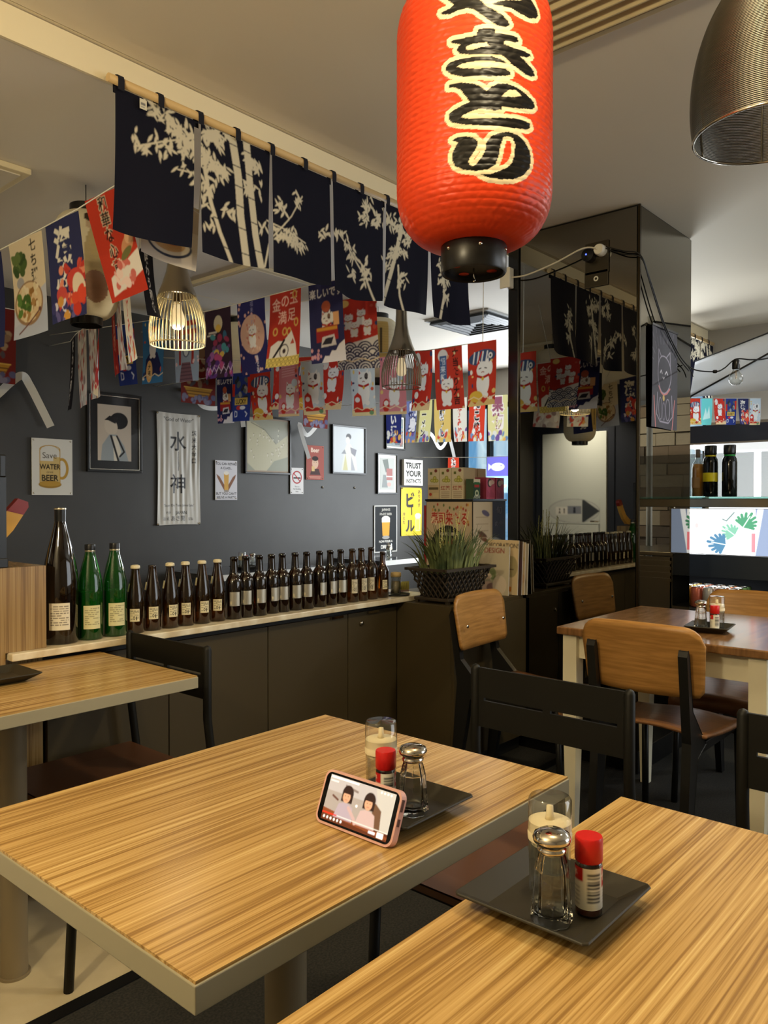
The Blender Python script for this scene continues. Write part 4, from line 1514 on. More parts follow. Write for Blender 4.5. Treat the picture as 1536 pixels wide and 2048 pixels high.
# large framed print of birds over hills
c = Cv(43, 41, (176, 170, 142), 3)
c.poly([(0, 41), (43, 41), (43, 30), (30, 22), (18, 33), (8, 38), (0, 39)], (148, 148, 132)).poly([(20, 0), (28, 8), (43, 12), (43, 0)], (140, 142, 124)).poly([(0, 6), (8, 0), (0, 0)], (140, 142, 124)).line([(4, 38), (18, 33), (30, 22)], .6, (110, 112, 100))
rr = random.Random(6)
for k in range(26):
    x, y = rr.uniform(3, 40), rr.uniform(5, 34)
    c.ell(x, y, .55, 1.1, (206, 200, 178)).ell(x + .2, y + 1.1, .3, .4, (60, 56, 50)).line([(x, y), (x + .9, y - 1.2)], .2, (80, 76, 66))
framed('framed_picture', 'large framed grey print of small birds over hills on the rear wall', 3.725, 4.183, 1.428, 1.868, c, fw=.014, mount=.012, mm=mat('tan_mount', (150, 130, 108), .6))

# no smoking
c = Cv(14, 21, (214, 212, 210), 5)
c.ell(7, 13.4, 5.2, 5.2, (170, 40, 46)).ell(7, 13.4, 4.2, 4.2, (214, 212, 210)).line([(3.6, 12.8), (10.4, 12.8)], 1.1, INK).line([(3.8, 16.4), (10.2, 10.2)], .9, (170, 40, 46))
c.text('This is a', 7, 5.4, 1.5, INK, .02).text('No Smoking', 7, 3.5, 1.6, INK, .02).text('Area', 7, 1.5, 1.5, INK, .02)
tin_sign('no_smoking_sign', 'white no smoking sign under the white ribbon on the rear wall', 'sign', 4.182, 4.322, 1.278, 1.486, c)

# red beer sign
c = Cv(20, 28, (156, 84, 74), 4)
c.text('Beer', 10, 22.6, 5, (226, 206, 186), .02).ell(10, 13.6, 3.6, 4.6, (206, 172, 146)).ell(10, 17.4, 3.6, 2, (44, 34, 32)).poly([(4, 4), (6, 9), (14, 9), (16, 4)], (70, 48, 46)).ell(8.7, 14.4, .4, .3, INK).ell(11.3, 14.4, .4, .3, INK).rect(6, 9.4, 7, 11, (206, 176, 120))
c.rect(3, 17, 2.4, 2.8, (206, 160, 140)).rect(4, 16, 1.2, 1.6, (206, 160, 140))
tin_sign('tin_sign', 'faded red beer tin sign between the two large framed prints', 'sign', 4.354, 4.552, 1.395, 1.673, c)

# framed print of a standing figure
c = Cv(39, 39, (186, 190, 192), 3)
c.ell(19, 31, 3.2, 2.6, (60, 58, 62)).ell(18, 27.6, 2.6, 3.2, (204, 200, 192)).poly([(10, 2), (14, 20), (17, 25), (21, 25), (27, 18), (30, 2)], (200, 200, 190)).poly([(14, 20), (10, 16), (16, 16)], (120, 122, 128)).poly([(21, 22), (29, 20), (27, 14), (22, 17)], (110, 110, 118)).poly([(12, 2), (15, 16), (18, 2)], (186, 180, 130)).poly([(22, 2), (22, 15), (27, 2)], (150, 152, 158))
framed('framed_picture', 'framed pale print of a standing robed figure on the rear wall', 4.645, 5.060, 1.450, 1.862, c, fw=.013)

# two small framed prints
c = Cv(22, 26, (120, 128, 126), 4)
rr = random.Random(9)
for k in range(40):
    c.ell(rr.uniform(1, 21), rr.uniform(1, 25), rr.uniform(.8, 3), rr.uniform(.8, 3), rr.choice([(120, 90, 80), (90, 120, 126), (150, 140, 124), (70, 84, 92), (140, 100, 96)]))
framed('framed_picture', 'small framed colourful print partly behind the hanging flags', 5.325, 5.60, 1.690, 2.0, c, fw=.012, mount=.014, mm=WHITE)
c = Cv(22, 30, (170, 172, 166), 4)
c.poly([(4, 28), (12, 29), (14, 20), (9, 16)], (96, 104, 96)).rect(10, 19, 9, 20, (150, 90, 84)).rect(10, 19, 12, 13, (220, 216, 206)).poly([(3, 2), (5, 14), (9, 14), (12, 2)], (120, 126, 124)).ell(14, 5, 3, 2, (190, 150, 140))
framed('framed_picture', 'small white framed print left of the trust sign', 5.21, 5.487, 1.285, 1.647, c, fw=.012, mount=.026, mm=WHITE)

# trust your instincts
c = Cv(26, 24, (216, 214, 206), 4)
c.text('TRUST', 13, 16, 7.2, INK, .04, sx=1.0).text('YOUR', 13, 8.6, 7.2, INK, .04, sx=1.05).text('INSTINCTS', 13, 2.4, 5, (50, 48, 46), .035, sx=.84)
tin_sign('trust_sign', 'white block sign reading trust your instincts', 'sign', 5.557, 5.832, 1.365, 1.605, c, screws=False, thick=.03)

# yellow beer banner
c = Cv(30, 45, (214, 186, 36), 3.6)
c.text('ビ', 13, 27.5, 15, INK, .05).line([(15, 26), (15, 20)], 1.8, INK).text('ル', 13, 4.5, 13, INK, .04).vtext('あります', 26, 43, 4., INK, .02).vtext('冷えた', 4, 22, 3.6, INK, .02)
c.rect(21, 28, 4, 18, (232, 214, 150)).ell(24.5, 18.5, 4.2, 2.4, (240, 236, 222)).rect(22, 27, 5, 15, (222, 196, 90))
t = thing('beer_banner', 'yellow cloth banner with black characters beside the poster cabinet', 'banner', (5.70, YW, 1.345))
link('cloth', print_mesh('beer_cloth', c, .30, .448, PRINT, lambda U, V: -.009 + .003 * np.sin(U * 9 + V * 3)), t)
for x in (-.14, .14):
    MB().lathe([(.007, 0), (.006, .004), (0, .006)], n=10, M=Matrix.Translation((x, -.011, -.008)) @ Matrix.Rotation(R(90), 4, 'X')).build('pin', CHROME, t)

# black beer poster
c = Cv(31, 43, (206, 204, 198), 4)
c.rect(.9, 30.1, .9, 42.1, (34, 36, 38)).text('JAPAN\'S', 15.5, 38, 3.2, (196, 192, 180), .01).text('FINEST BEER', 15.5, 34, 3., (196, 192, 180), .01).poly([(11, 15), (10, 31), (21, 31), (20, 15)], (206, 150, 56)).ell(15.5, 30.6, 5.6, 2.8, (226, 220, 206)).rect(10, 21, 27.5, 30.5, (226, 220, 206)).ell(15.5, 13.6, 5, 1.6, (150, 146, 140))
c.text('NOW POUR A', 15.5, 9, 2.8, (220, 216, 206), .02).text('DRINK', 15.5, 3.5, 4.4, (220, 216, 206), .03)
tin_sign('beer_poster', 'black poster of a tall glass of beer above the rear table', 'poster', 5.175, 5.487, .760, 1.181, c)

# two bare screws
for x, lb_ in ((4.545, 'bare screw in the rear wall under the red beer sign'), (4.93, 'bare screw in the rear wall under the robed figure print')):
    o = MB().lathe([(.010, 0), (.010, .004), (.006, .010), (0, .012)], n=14, M=Matrix.Rotation(R(90), 4, 'X')).build('wall_screw', CHROME, None, (x, YW - .0005, 1.335 if x < 4.7 else 1.335))
    tag(o, lb_, 'screw')


# ---------------------------------------------------------------- dangling ribbon ends
def ribbon(label, pts, wd=.028):
    pts = [Vector(p) for p in pts]
    # smooth through the points
    P = []
    n = len(pts)
    for i in range(n - 1):
        p0, p1, p2, p3 = pts[max(i - 1, 0)], pts[i], pts[i + 1], pts[min(i + 2, n - 1)]
        for k in range(6):
            s_ = k / 6
            P.append(.5 * ((2 * p1) + (p2 - p0) * s_ + (2 * p0 - 5 * p1 + 4 * p2 - p3) * s_ ** 2 + (3 * p1 - p0 - 3 * p2 + p3) * s_ ** 3))
    P.append(pts[-1])
    q = MB()
    vs = []
    for i, p in enumerate(P):
        t_ = (P[min(i + 1, len(P) - 1)] - P[max(i - 1, 0)]).normalized()
        b_ = t_.cross(Vector((.35, 1, .2))).normalized()
        vs += [p - b_ * wd / 2, p + b_ * wd / 2]
    q.add(vs, [(2 * i, 2 * i + 1, 2 * i + 3, 2 * i + 2) for i in range(len(P) - 1)], True)
    o = q.build('white_ribbon', RIBB)
    return tag(o, label, 'ribbon', 'white ribbon ends of the bunting')


Y_ = 4.57
ribbon('white ribbon end looped over at the far left of the rear wall', [(1.86, 4.647, 1.80), (1.90, Y_, 1.82), (1.98, Y_, 1.90), (2.035, Y_ - .03, 1.945), (2.09, Y_, 1.90), (2.15, Y_, 1.79), (2.215, Y_, 1.665)], .045)
ribbon('white ribbon sagging below the dark red boat flag', [(3.20, 4.647, 1.99), (3.22, Y_, 1.965), (3.30, Y_, 1.885), (3.42, Y_, 1.88), (3.53, Y_, 1.915), (3.64, Y_, 1.94)], .03)
ribbon('short white ribbon end hanging above the bird print', [(3.625, 4.647, 1.97), (3.63, Y_, 1.95), (3.645, Y_, 1.88), (3.66, Y_, 1.765)], .035)
ribbon('folded white ribbon end hanging beside the no smoking sign', [(4.47, 4.647, 1.88), (4.46, Y_, 1.86), (4.42, Y_, 1.84), (4.30, Y_, 1.745), (4.215, Y_, 1.83), (4.26, Y_, 1.70), (4.32, Y_, 1.56)], .032)
ribbon('zigzag white ribbon end hanging near the window', [(5.75, 4.647, 1.88), (5.80, 4.5, 1.85), (5.93, 4.5, 1.73), (6.0, 4.5, 1.74), (6.09, 4.5, 1.82), (6.15, 4.5, 1.72), (6.2, 4.5, 1.58)], .035)
# ---------------------------------------------------------------- bunting flag designs (20 x 31 cm)
RED, NAV, WHT_, CRM = (190, 52, 38), (38, 42, 82), (226, 222, 214), (214, 200, 172)
FL = {}


def cat_(c, cx, cy, s, body=(228, 228, 226), ear=(170, 44, 40), collar=(170, 30, 28), patch=None):
    c.ell(cx, cy, 3.2 * s, 4.2 * s, body)
    c.ell(cx, cy + 4.6 * s, 3.1 * s, 2.6 * s, body)
    c.poly([(cx - 2.9 * s, cy + 5 * s), (cx - 2.5 * s, cy + 8.4 * s), (cx - .8 * s, cy + 6.8 * s)], body).poly([(cx + 2.9 * s, cy + 5 * s), (cx + 2.5 * s, cy + 8.4 * s), (cx + .8 * s, cy + 6.8 * s)], body)
    c.poly([(cx - 2.4 * s, cy + 6.2 * s), (cx - 2.3 * s, cy + 7.6 * s), (cx - 1.4 * s, cy + 6.8 * s)], ear)
    if patch:
        c.ell(cx + 1.6 * s, cy + 5.6 * s, 1.0 * s, 1.2 * s, patch)
    c.line([(cx - 1.8 * s, cy + 4.9 * s), (cx - .9 * s, cy + 5.1 * s)], .35 * s, (40, 34, 34)).line([(cx + .9 * s, cy + 5.1 * s), (cx + 1.8 * s, cy + 4.9 * s)], .35 * s, (40, 34, 34))
    c.line([(cx - .6 * s, cy + 3.7 * s), (cx, cy + 3.9 * s), (cx + .6 * s, cy + 3.7 * s)], .3 * s, (150, 60, 60))
    c.line([(cx - 2.6 * s, cy + 2.6 * s), (cx, cy + 1.9 * s), (cx + 2.6 * s, cy + 2.6 * s)], .8 * s, collar).ell(cx, cy + 1.6 * s, .6 * s, .6 * s, (206, 170, 60))
    c.ell(cx + 3.4 * s, cy + 5 * s, 1.0 * s, 2.2 * s, body)
    c.ell(cx - 1.6 * s, cy - 3.8 * s, 1.3 * s, .9 * s, body).ell(cx + 1.6 * s, cy - 3.8 * s, 1.3 * s, .9 * s, body)


def flag(name, bg, res=3.2):
    c = Cv(20, 31, bg, res)
    FL[name] = c
    return c


def blossoms(c, n, seed, col, x0=0, x1=20, y0=0, y1=31):
    r2 = random.Random(seed)
    for k in range(n):
        x, y, s = r2.uniform(x0, x1), r2.uniform(y0, y1), r2.uniform(.4, .8)
        for j in range(5):
            a = j * 1.257
            c.ell(x + .7 * s * math.cos(a), y + .7 * s * math.sin(a), .6 * s, .6 * s, col)
        c.ell(x, y, .35 * s, .35 * s, (220, 170, 90))


def dots(c, n, seed, x0, x1, y0, y1, r0, r1, cols):
    r2 = random.Random(seed)
    for k in range(n):
        c.ell(r2.uniform(x0, x1), r2.uniform(y0, y1), r2.uniform(r0, r1), r2.uniform(r0, r1) * .8, r2.choice(cols), r2.uniform(0, 3))


def seig(c, x0, x1, y0, y1, r_, dark, light):
    row = 0
    y = y1
    while y > y0 - r_:
        x = x0 + (r_ if row % 2 else 0)
        while x < x1 + r_:
            for k, cc in enumerate((dark, light, dark, light, dark, light)):
                c.ell(x, y, r_ * (1 - k * .17), r_ * (1 - k * .17), cc)
            x += 2 * r_
        y -= r_ * .62
        row += 1


c = flag('bowl', CRM, 5)
c.rect(0, 20, 0, 9, (176, 182, 196)).poly([(0, 9), (20, 15), (20, 9), (0, 4)], (184, 188, 200)).vtext('七ち粥ち', 13.6, 30, 4.2, (36, 32, 30), .02, 1.1)
dots(c, 16, 1, 1, 8, 21, 26, 1, 2.4, [(74, 96, 52), (96, 116, 66), (58, 80, 44)])
c.ell(4.5, 17.6, 2.2, 1.8, (160, 160, 166)).ell(9, 10.5, 8.6, 7, (150, 120, 90)).ell(9, 10.8, 7.8, 6.2, (214, 190, 150))
dots(c, 40, 2, 3, 14, 6, 15.5, .8, 1.6, [(220, 206, 170), (150, 110, 60), (176, 136, 84), (226, 214, 186)])
dots(c, 14, 3, 3, 9, 7, 14, 1, 2, [(70, 100, 46), (92, 126, 60)])
c.line([(3, 1.5), (15, 7.5)], .5, (110, 74, 66)).ell(15.3, 7.7, .9, .7, (110, 74, 66))

c = flag('seafood', (48, 52, 92), 5)
c.text('海', 9, 20.5, 9.5, (224, 220, 210), .045).text('鮮', 9, 11.2, 9.5, (224, 220, 210), .045)
dots(c, 30, 4, 6, 20, 3, 16, 1, 2.2, [(206, 84, 70), (226, 140, 110), (190, 60, 52)])
c.ell(14.5, 12, 4.4, 3, (200, 70, 58)).ell(16.5, 9, 3.2, 4.6, (222, 206, 180), .4).ell(7, 8.2, 3, 2.4, (196, 76, 70)).line([(12, 15), (9.6, 17), (9, 15.6)], .8, (200, 70, 58)).line([(16, 14.6), (18.6, 17)], .8, (200, 70, 58))
for k in range(6):
    c.line([(6 + k * 1.2, 8), (3.5 + k * 1.6, 4.6)], .45, (206, 84, 70))
dots(c, 22, 5, 0, 14, 0, 6, .8, 2, [(64, 62, 110), (98, 92, 140), (210, 206, 214), (206, 150, 70)])
dots(c, 8, 6, 13, 20, 2, 8, 1.4, 2.6, [(214, 76, 52), (196, 60, 44)])

c = flag('sashimi', (186, 58, 40), 5)
c.vtext('和華な心意気', 8, 30.5, 4.6, (40, 36, 34), .02, 1.02, out=(226, 206, 180), ow=.045)
c.poly([(2, 1.5), (3, 7), (11, 9.5), (20, 12.5), (20, 6), (10, 3)], (228, 220, 210))
dots(c, 16, 7, 5, 17, 4, 10, .8, 2.4, [(226, 170, 160), (206, 110, 100), (236, 210, 200)])
c.ell(15.5, 14.5, 4, 2.2, (206, 150, 110), .6).ell(14, 12.2, 3.4, 1.2, (110, 110, 66), .4).ell(17, 16.6, 2.4, 1.8, (226, 180, 140), .6)

c = flag('ramen', (222, 212, 196), 4)
c.rect(0, 20, 18, 31, (206, 190, 168)).ell(10, 9, 8, 6, (60, 66, 84)).ell(10, 9.4, 7.2, 5.2, (226, 216, 196)).ell(10, 9.6, 5.6, 3.8, (206, 168, 120)).line([(8, 22), (10, 12)], .7, (160, 110, 60)).line([(10, 22), (11, 12)], .7, (160, 110, 60)).ell(11, 10.4, 2.4, 1.6, (196, 130, 100)).text('麺', 5, 23, 6, (90, 60, 44), .02)

c = flag('navytext', (40, 44, 84), 4)
c.vtext('旬の味覚', 10, 30, 6.4, (224, 220, 212), .03, 1.1)
c = flag('blacktext', (30, 28, 34), 4)
c.vtext('味わう和食', 10, 30, 5.4, (224, 220, 212), .03, 1.05)

c = flag('lucky', (44, 60, 130), 4)
dots(c, 16, 8, 3, 17, 15, 28, 1.2, 2.6, [(50, 54, 60), (90, 98, 100), (150, 150, 146), (120, 90, 60)])
c.rect(3, 17, 10.5, 15, (206, 176, 90)).text('LUCKY', 10, 11.2, 4.2, (60, 44, 30), .03, sx=.85).ell(8, 8.6, 3, 1.4, (190, 60, 56)).ell(12, 8.6, 3, 1.2, (210, 214, 224))
c.line([(3, 3), (3.2, 6.6), (6, 6), (6, 3.4), (4, 3)], .7, (206, 212, 226)).line([(15, 6), (17, 4.6), (15.8, 3)], .9, (206, 212, 226)).rect(0, 3, 16, 24, RED).rect(17, 20, 18, 28, RED)

c = flag('bluecat', (60, 116, 162), 4)
c.poly([(2, 3), (3, 12), (8, 16), (14, 15), (18, 8), (17, 4)], (38, 42, 84))
cat_(c, 9.5, 17, 1.0)
c.ell(9.5, 26.4, 4.6, 1.6, RED).ell(6.5, 6, 3, 5.4, (226, 190, 130)).ell(6.5, 6, 2.4, 4.7, (226, 150, 60), rin=.9).vtext('大吉', 6.5, 9.6, 3., (50, 34, 30), .03)

c = flag('torii', (150, 170, 196), 4)
c.rect(2, 18, 22, 24.4, (176, 66, 56)).poly([(0, 26), (20, 26), (18.4, 28.4), (1.6, 28.4)], (176, 66, 56)).rect(4, 5.8, 8, 24, (160, 56, 50)).rect(14.2, 16, 8, 24, (160, 56, 50)).poly([(4, 0), (16, 0), (13.4, 9), (6.6, 9)], (120, 92, 104)).ell(10, 17, 3.4, 5.6, (90, 100, 130)).ell(10, 16, 2.2, 4, (200, 214, 226)).ell(10, 18.6, 1.6, 1.6, (226, 226, 230))
for k in range(5):
    c.rect(4.6 + k * .4, 15.4 - k * .4, 1 + k * 1.7, 1.5 + k * 1.7, (84, 62, 76))
blossoms(c, 10, 3, (226, 206, 220), 0, 5, 8, 24)
blossoms(c, 10, 4, (226, 206, 220), 15, 20, 8, 24)

c = flag('purple', (58, 42, 56), 4)
c.ell(10, 24.6, 3.2, 3.6, (206, 198, 170)).ell(10, 22.4, 2, 1.8, (226, 190, 90)).rect(3, 9, 20.4, 21.2, (206, 200, 190)).rect(2, 8, 19.2, 20, (206, 200, 190))
dots(c, 22, 10, 4, 18, 10, 19, 1, 2.2, [(60, 110, 140), (80, 150, 160), (150, 60, 90), (214, 180, 90), (110, 70, 120)])
dots(c, 24, 11, 0, 20, 0, 10, 1, 2.4, [(110, 70, 140), (86, 52, 120), (150, 96, 160), (180, 80, 130)])
for k in range(7):
    c.line([(k * 3, 2), (k * 3 + 1.6, 5), (k * 3 + 3.4, 3), (k * 3 + 5, 6)], .3, (206, 190, 220))

c = flag('blossom', (44, 44, 96), 4)
blossoms(c, 26, 12, (214, 170, 166))
c.ell(10, 16.6, 8.6, 8.4, (206, 168, 150))
dots(c, 30, 13, 4, 16, 9, 24, .4, .9, [(196, 130, 116), (220, 190, 170)])
cat_(c, 9.6, 14.6, .78)
c.vtext('福来たれ', 10.4, 30.6, 2.4, (150, 150, 190), .0).vtext('猫だる', 11, 7.6, 2.4, (214, 210, 222), .03)

c = flag('gold', (176, 54, 42), 4)
for ch, x, y in (('金', 4.2, 24), ('の', 9.8, 25), ('玉', 15.4, 25.6), ('満', 8, 18.4), ('足', 14, 19)):
    c.text(ch, x, y, 5.6, (230, 190, 176), .01)
for x, y in ((4, 15), (9.6, 14.6), (12.4, 14.2), (16, 29), (17, 17.6)):
    c.ell(x, y, 1.5, 1.8, (206, 168, 90)).ell(x, y, .8, 1.1, (176, 54, 42))
c.poly([(1.6, 3.4), (2, 9), (6, 11), (9, 10.6), (14, 14.5), (17, 9), (18.4, 3.4)], (226, 222, 214)).line([(4, 3.6), (9.6, 11)], 1.1, (40, 36, 38)).ell(10, 6.4, 2.6, 3, (60, 50, 54), rin=.84).ell(10, 6.4, .9, 1, (60, 46, 46)).poly([(13.4, 9), (15, 11.4), (16.2, 9)], (180, 80, 66))
c.rect(0, 20, 0, 4, (222, 200, 110))
for k in range(9):
    for j in range(2):
        c.ell(1.2 + k * 2.3 + j, 1 + j * 1.9, 1.1, .9, (110, 90, 40), 0, .8)

c = flag('happy', (44, 46, 88), 4)
c.text('楽しいです', 10, 25.6, 3.9, (224, 222, 226), .02)
c.ell(10, 21.6, 2.6, 2.2, (180, 92, 66))
cat_(c, 10, 12.4, .95, patch=(120, 96, 80))
c.poly([(3.6, 8), (3.6, 13.6), (16.4, 14.6), (16.4, 8.6)], (160, 44, 48)).rect(4, 16, 12.4, 13.6, (206, 150, 60)).rect(14, 17.4, 14, 19, (222, 170, 120)).poly([(6, 6), (7, 10), (14, 10.6), (15, 6.4)], (210, 206, 210)).poly([(6.6, 7), (9, 9.4), (13.6, 9.6), (12, 7)], (50, 48, 60))
c.poly([(6, 0), (8, 2.6), (10.4, 2.4), (12, 4.4), (14.4, 4.2), (16.4, 6.4), (20, 8), (20, 0)], (222, 220, 226))
blossoms(c, 8, 14, (206, 150, 170), 0, 6, 1, 7)

c = flag('wave', (186, 56, 44), 4)
for x, y in ((6, 22), (12, 23.6), (9, 18.6), (15, 19)):
    cat_(c, x, y - 2, .55)
c.poly([(0, 10), (20, 14), (20, 0), (0, 0)], (222, 218, 212))
seig(c, 0, 20, 2.4, 8.6, 3.4, (44, 44, 74), (214, 210, 206))
c.ell(4, 29, 2.4, 1.6, (222, 190, 110))

c = flag('whitecat', (196, 208, 216), 4)
cat_(c, 10.5, 13, 1.55, patch=(86, 80, 80))
c.poly([(1, 3), (2, 11), (5, 13), (8, 11), (9, 4)], (192, 56, 44)).ell(4.6, 9, 2, 1.4, (226, 226, 226)).rect(0, 20, 0, 3, (222, 206, 160)).rect(2, 18, 2, 4, (192, 56, 44)).ell(16, 1.6, 2, 1.2, (110, 150, 110))

c = flag('redcat', (190, 54, 42), 4)
cat_(c, 10.6, 15.6, 1.15)
c.ell(5, 6.4, 3.4, 4.6, (186, 40, 34)).ell(5, 8, 2.2, 1.8, (230, 226, 220)).poly([(0, 0), (3, 3.4), (5, 1.4), (8, 4), (12, 2), (20, 4), (20, 0)], (222, 196, 150)).ell(4.4, 26.6, 3, 3.4, (216, 212, 206))

c = flag('pinkcat', (206, 132, 140), 4)
cat_(c, 11, 10.6, 1.25)
for k in range(5):
    c.line([(3, 24 + k * 1.5), (16, 25 + k * 1.4)], .5, (226, 176, 180))
c.ell(5, 5, 2.6, 3.6, (192, 56, 44)).ell(5, 6.2, 1.7, 1.4, (230, 226, 220)).rect(0, 20, 0, 1.6, (222, 196, 150)).ell(15.6, 20, 3, 2.4, (196, 210, 220))

c = flag('koi', (188, 58, 42), 4)
c.ell(10, 23.5, 9.4, 3.6, (60, 78, 112), .1)
for k in range(4):
    c.line([(4 + k * 3, 21), (5 + k * 3, 26)], 1., (216, 216, 216))
c.ell(16, 24, 1.4, 1.4, (226, 226, 226)).ell(16, 24, .6, .6, (30, 30, 34))
cat_(c, 11, 10.6, 1.5)
c.ell(6, 4.6, 5, 2.8, (214, 176, 70)).poly([(0, 0), (2, 3), (5, 1), (8, 3), (12, 1), (16, 4), (20, 2), (20, 0)], (216, 186, 120)).line([(4, 14), (10, 26)], .9, (186, 40, 34))

c = flag('bigcat', (188, 60, 46), 4)
c.ell(6, 27, 3.6, 3.2, (222, 218, 214)).rect(3.6, 8.6, 13, 27, (70, 96, 140)).vtext('招来軒', 6, 26, 3.8, (200, 210, 224), .02)
cat_(c, 8, 7, 1.15)
c.vtext('大当たり大吉', 15, 30, 4.4, (40, 32, 32), .03, 1.08)
dots(c, 12, 15, 0, 20, 0, 30, .5, 1, [(222, 200, 150), (216, 150, 110)])

for nm, bg, ch, tc, oc in (('t_ramen', (220, 214, 150), 'ラーメン', (40, 34, 32), (240, 236, 220)), ('t_ryoshi', (220, 190, 110), '漁師めし', (34, 34, 40), (236, 236, 240)), ('t_tako', (206, 66, 44), 'たこ焼', (40, 34, 34), (236, 232, 226)),
                           ('t_mono', (216, 210, 150), '果物', (150, 90, 110), (236, 226, 220)), ('t_sashi', (120, 130, 180), '刺身', (230, 230, 236), (46, 50, 96)), ('t_yaki', (226, 220, 206), 'お好み焼', (200, 70, 50), (240, 236, 226)),
                           ('t_sake', (44, 50, 110), '旨い酒', (226, 224, 220), (44, 50, 110)), ('t_sushi', (210, 180, 110), '寿司', (40, 36, 36), (236, 236, 230))):
    c = flag(nm, bg, 3)
    dots(c, 14, sum(bg), 0, 20, 0, 8, 1, 3, [(206, 80, 60), (226, 170, 90), (110, 140, 180), (220, 220, 210), (120, 90, 150)])
    c.vtext(ch, 10, 30, 30 / (len(ch) + .8), tc, .05, 1.08, out=oc, ow=.07)

c = flag('fish', (96, 92, 170), 3)
c.rect(0, 20, 0, 14, (150, 206, 226)).ell(10, 22, 6, 3.4, (222, 224, 232)).poly([(4.6, 22), (1.4, 25), (1.4, 19)], (222, 224, 232)).ell(13, 23, .6, .6, (60, 60, 110))
dots(c, 12, 21, 1, 19, 1, 12, .8, 2, [(200, 226, 226), (226, 226, 150), (120, 180, 200)])

c = flag('boat', (120, 40, 34), 4)
c.poly([(2, 8), (18, 8), (15.6, 3.4), (4.6, 3.4)], (190, 140, 54)).line([(2, 8), (18, 8)], .6, (226, 186, 90)).line([(3, 6.2), (17, 6.2)], .5, (110, 74, 34)).line([(4, 4.8), (16, 4.8)], .5, (110, 74, 34))
dots(c, 34, 16, 3, 17, 9, 22, 1, 2.2, [(150, 120, 96), (110, 84, 74), (90, 84, 90), (176, 150, 120), (96, 50, 44)])
dots(c, 18, 17, 1, 19, 1, 4, .9, 1.8, [(96, 96, 130), (130, 126, 150)])
c.ell(10, 26, 4, 3.4, (150, 116, 90))

c = flag('skeleton', (214, 206, 198), 3)
dots(c, 60, 18, 0, 20, 0, 31, .8, 2.6, [(206, 150, 140), (180, 90, 84), (230, 226, 220), (196, 190, 186), (150, 130, 130)])
c = flag('redpattern', (150, 40, 36), 3)
dots(c, 40, 19, 0, 20, 0, 31, .6, 1.6, [(190, 80, 66), (120, 30, 30), (206, 120, 90)])
c.vtext('大漁節', 10, 28, 6, (206, 150, 120), .02)
c = flag('aqua', (110, 206, 206), 3)
c.poly([(4, 6), (8, 20), (11, 12), (14, 22), (17, 8)], (196, 236, 232))

for nm, sd in (('redcat', 31), ('koi', 32), ('pinkcat', 33), ('whitecat', 34), ('bluecat', 35), ('wave', 36)):
    r2 = random.Random(sd)
    for k in range(9):
        x, y = r2.choice((r2.uniform(0, 4), r2.uniform(16, 20))), r2.uniform(2, 30)
        FL[nm].ell(x, y, r2.uniform(.5, 1.4), r2.uniform(.5, 1.4), r2.choice([(222, 196, 120), (230, 224, 214), (60, 70, 110), (200, 90, 70)]))
    FL[nm].line([(0, 3.2), (4, 4.6), (8, 3.2), (12, 4.6), (16, 3.2), (20, 4.6)], .5, (230, 210, 170))

_FM = {}


def flag_mesh(design, var, w_=.195, h_=.31):
    k = (design, var)
    if k not in _FM:
        r2 = random.Random(hash(design) % 1000 if False else sum(map(ord, design)) + var)
        a, b, p_ = r2.uniform(.004, .012), r2.uniform(2, 5), r2.uniform(0, 6)
        cu = r2.uniform(-.03, .03)

        def fn(U, V):
            d = (1 - V)
            return (0.012 * (r2.random() * 0 + cu * 20) * d * d * (.5 - U) * 0, a * np.sin(U * b + p_ + V * 2) * d + cu * d * d, np.zeros_like(U))
        _FM[k] = print_mesh('flag_' + design, FL[design], w_, h_, PRINTC, fn)
    return _FM[k]


def bunting(label, pts, flags, sr=.0022):
    """pts: string polyline; flags: (design, p_left, p_right, drop tilt) given as 3D points on the string"""
    p0 = Vector(pts[0])
    t = thing('bunting', label, 'bunting', tuple(p0), 0, 'strings of paper flags')
    MB().tube([Vector(p) - p0 for p in pts], sr, 5).build('string', STRING, t)
    for i, (des, a, b, h_, sway) in enumerate(flags):
        a, b = Vector(a), Vector(b)
        d = b - a
        wd = d.length
        me = flag_mesh(des, i % 3)
        o = link('flag', me, t)
        # local axes: x along the string, z hangs down (leans by sway), y = normal
        ex = d.normalized()
        dn = (Vector((0, 0, -1)) + Vector(sway)).normalized()
        M_ = Matrix.Identity(4)
        ez = -dn
        ey = ez.cross(ex).normalized()
        cen = (a + b) / 2 - p0
        sx, sz = wd / .195, h_ / .31
        for r_ in range(3):
            M_[r_][0] = ex[r_] * sx
            M_[r_][1] = ey[r_]
            M_[r_][2] = ez[r_] * sz
            M_[r_][3] = cen[r_]
        o.matrix_local = M_
    return t


def sag_line(a, b, n=8, sag=.03):
    a, b = Vector(a), Vector(b)
    return [tuple(a.lerp(b, k / n) - Vector((0, 0, sag * 4 * (k / n) * (1 - k / n)))) for k in range(n + 1)]


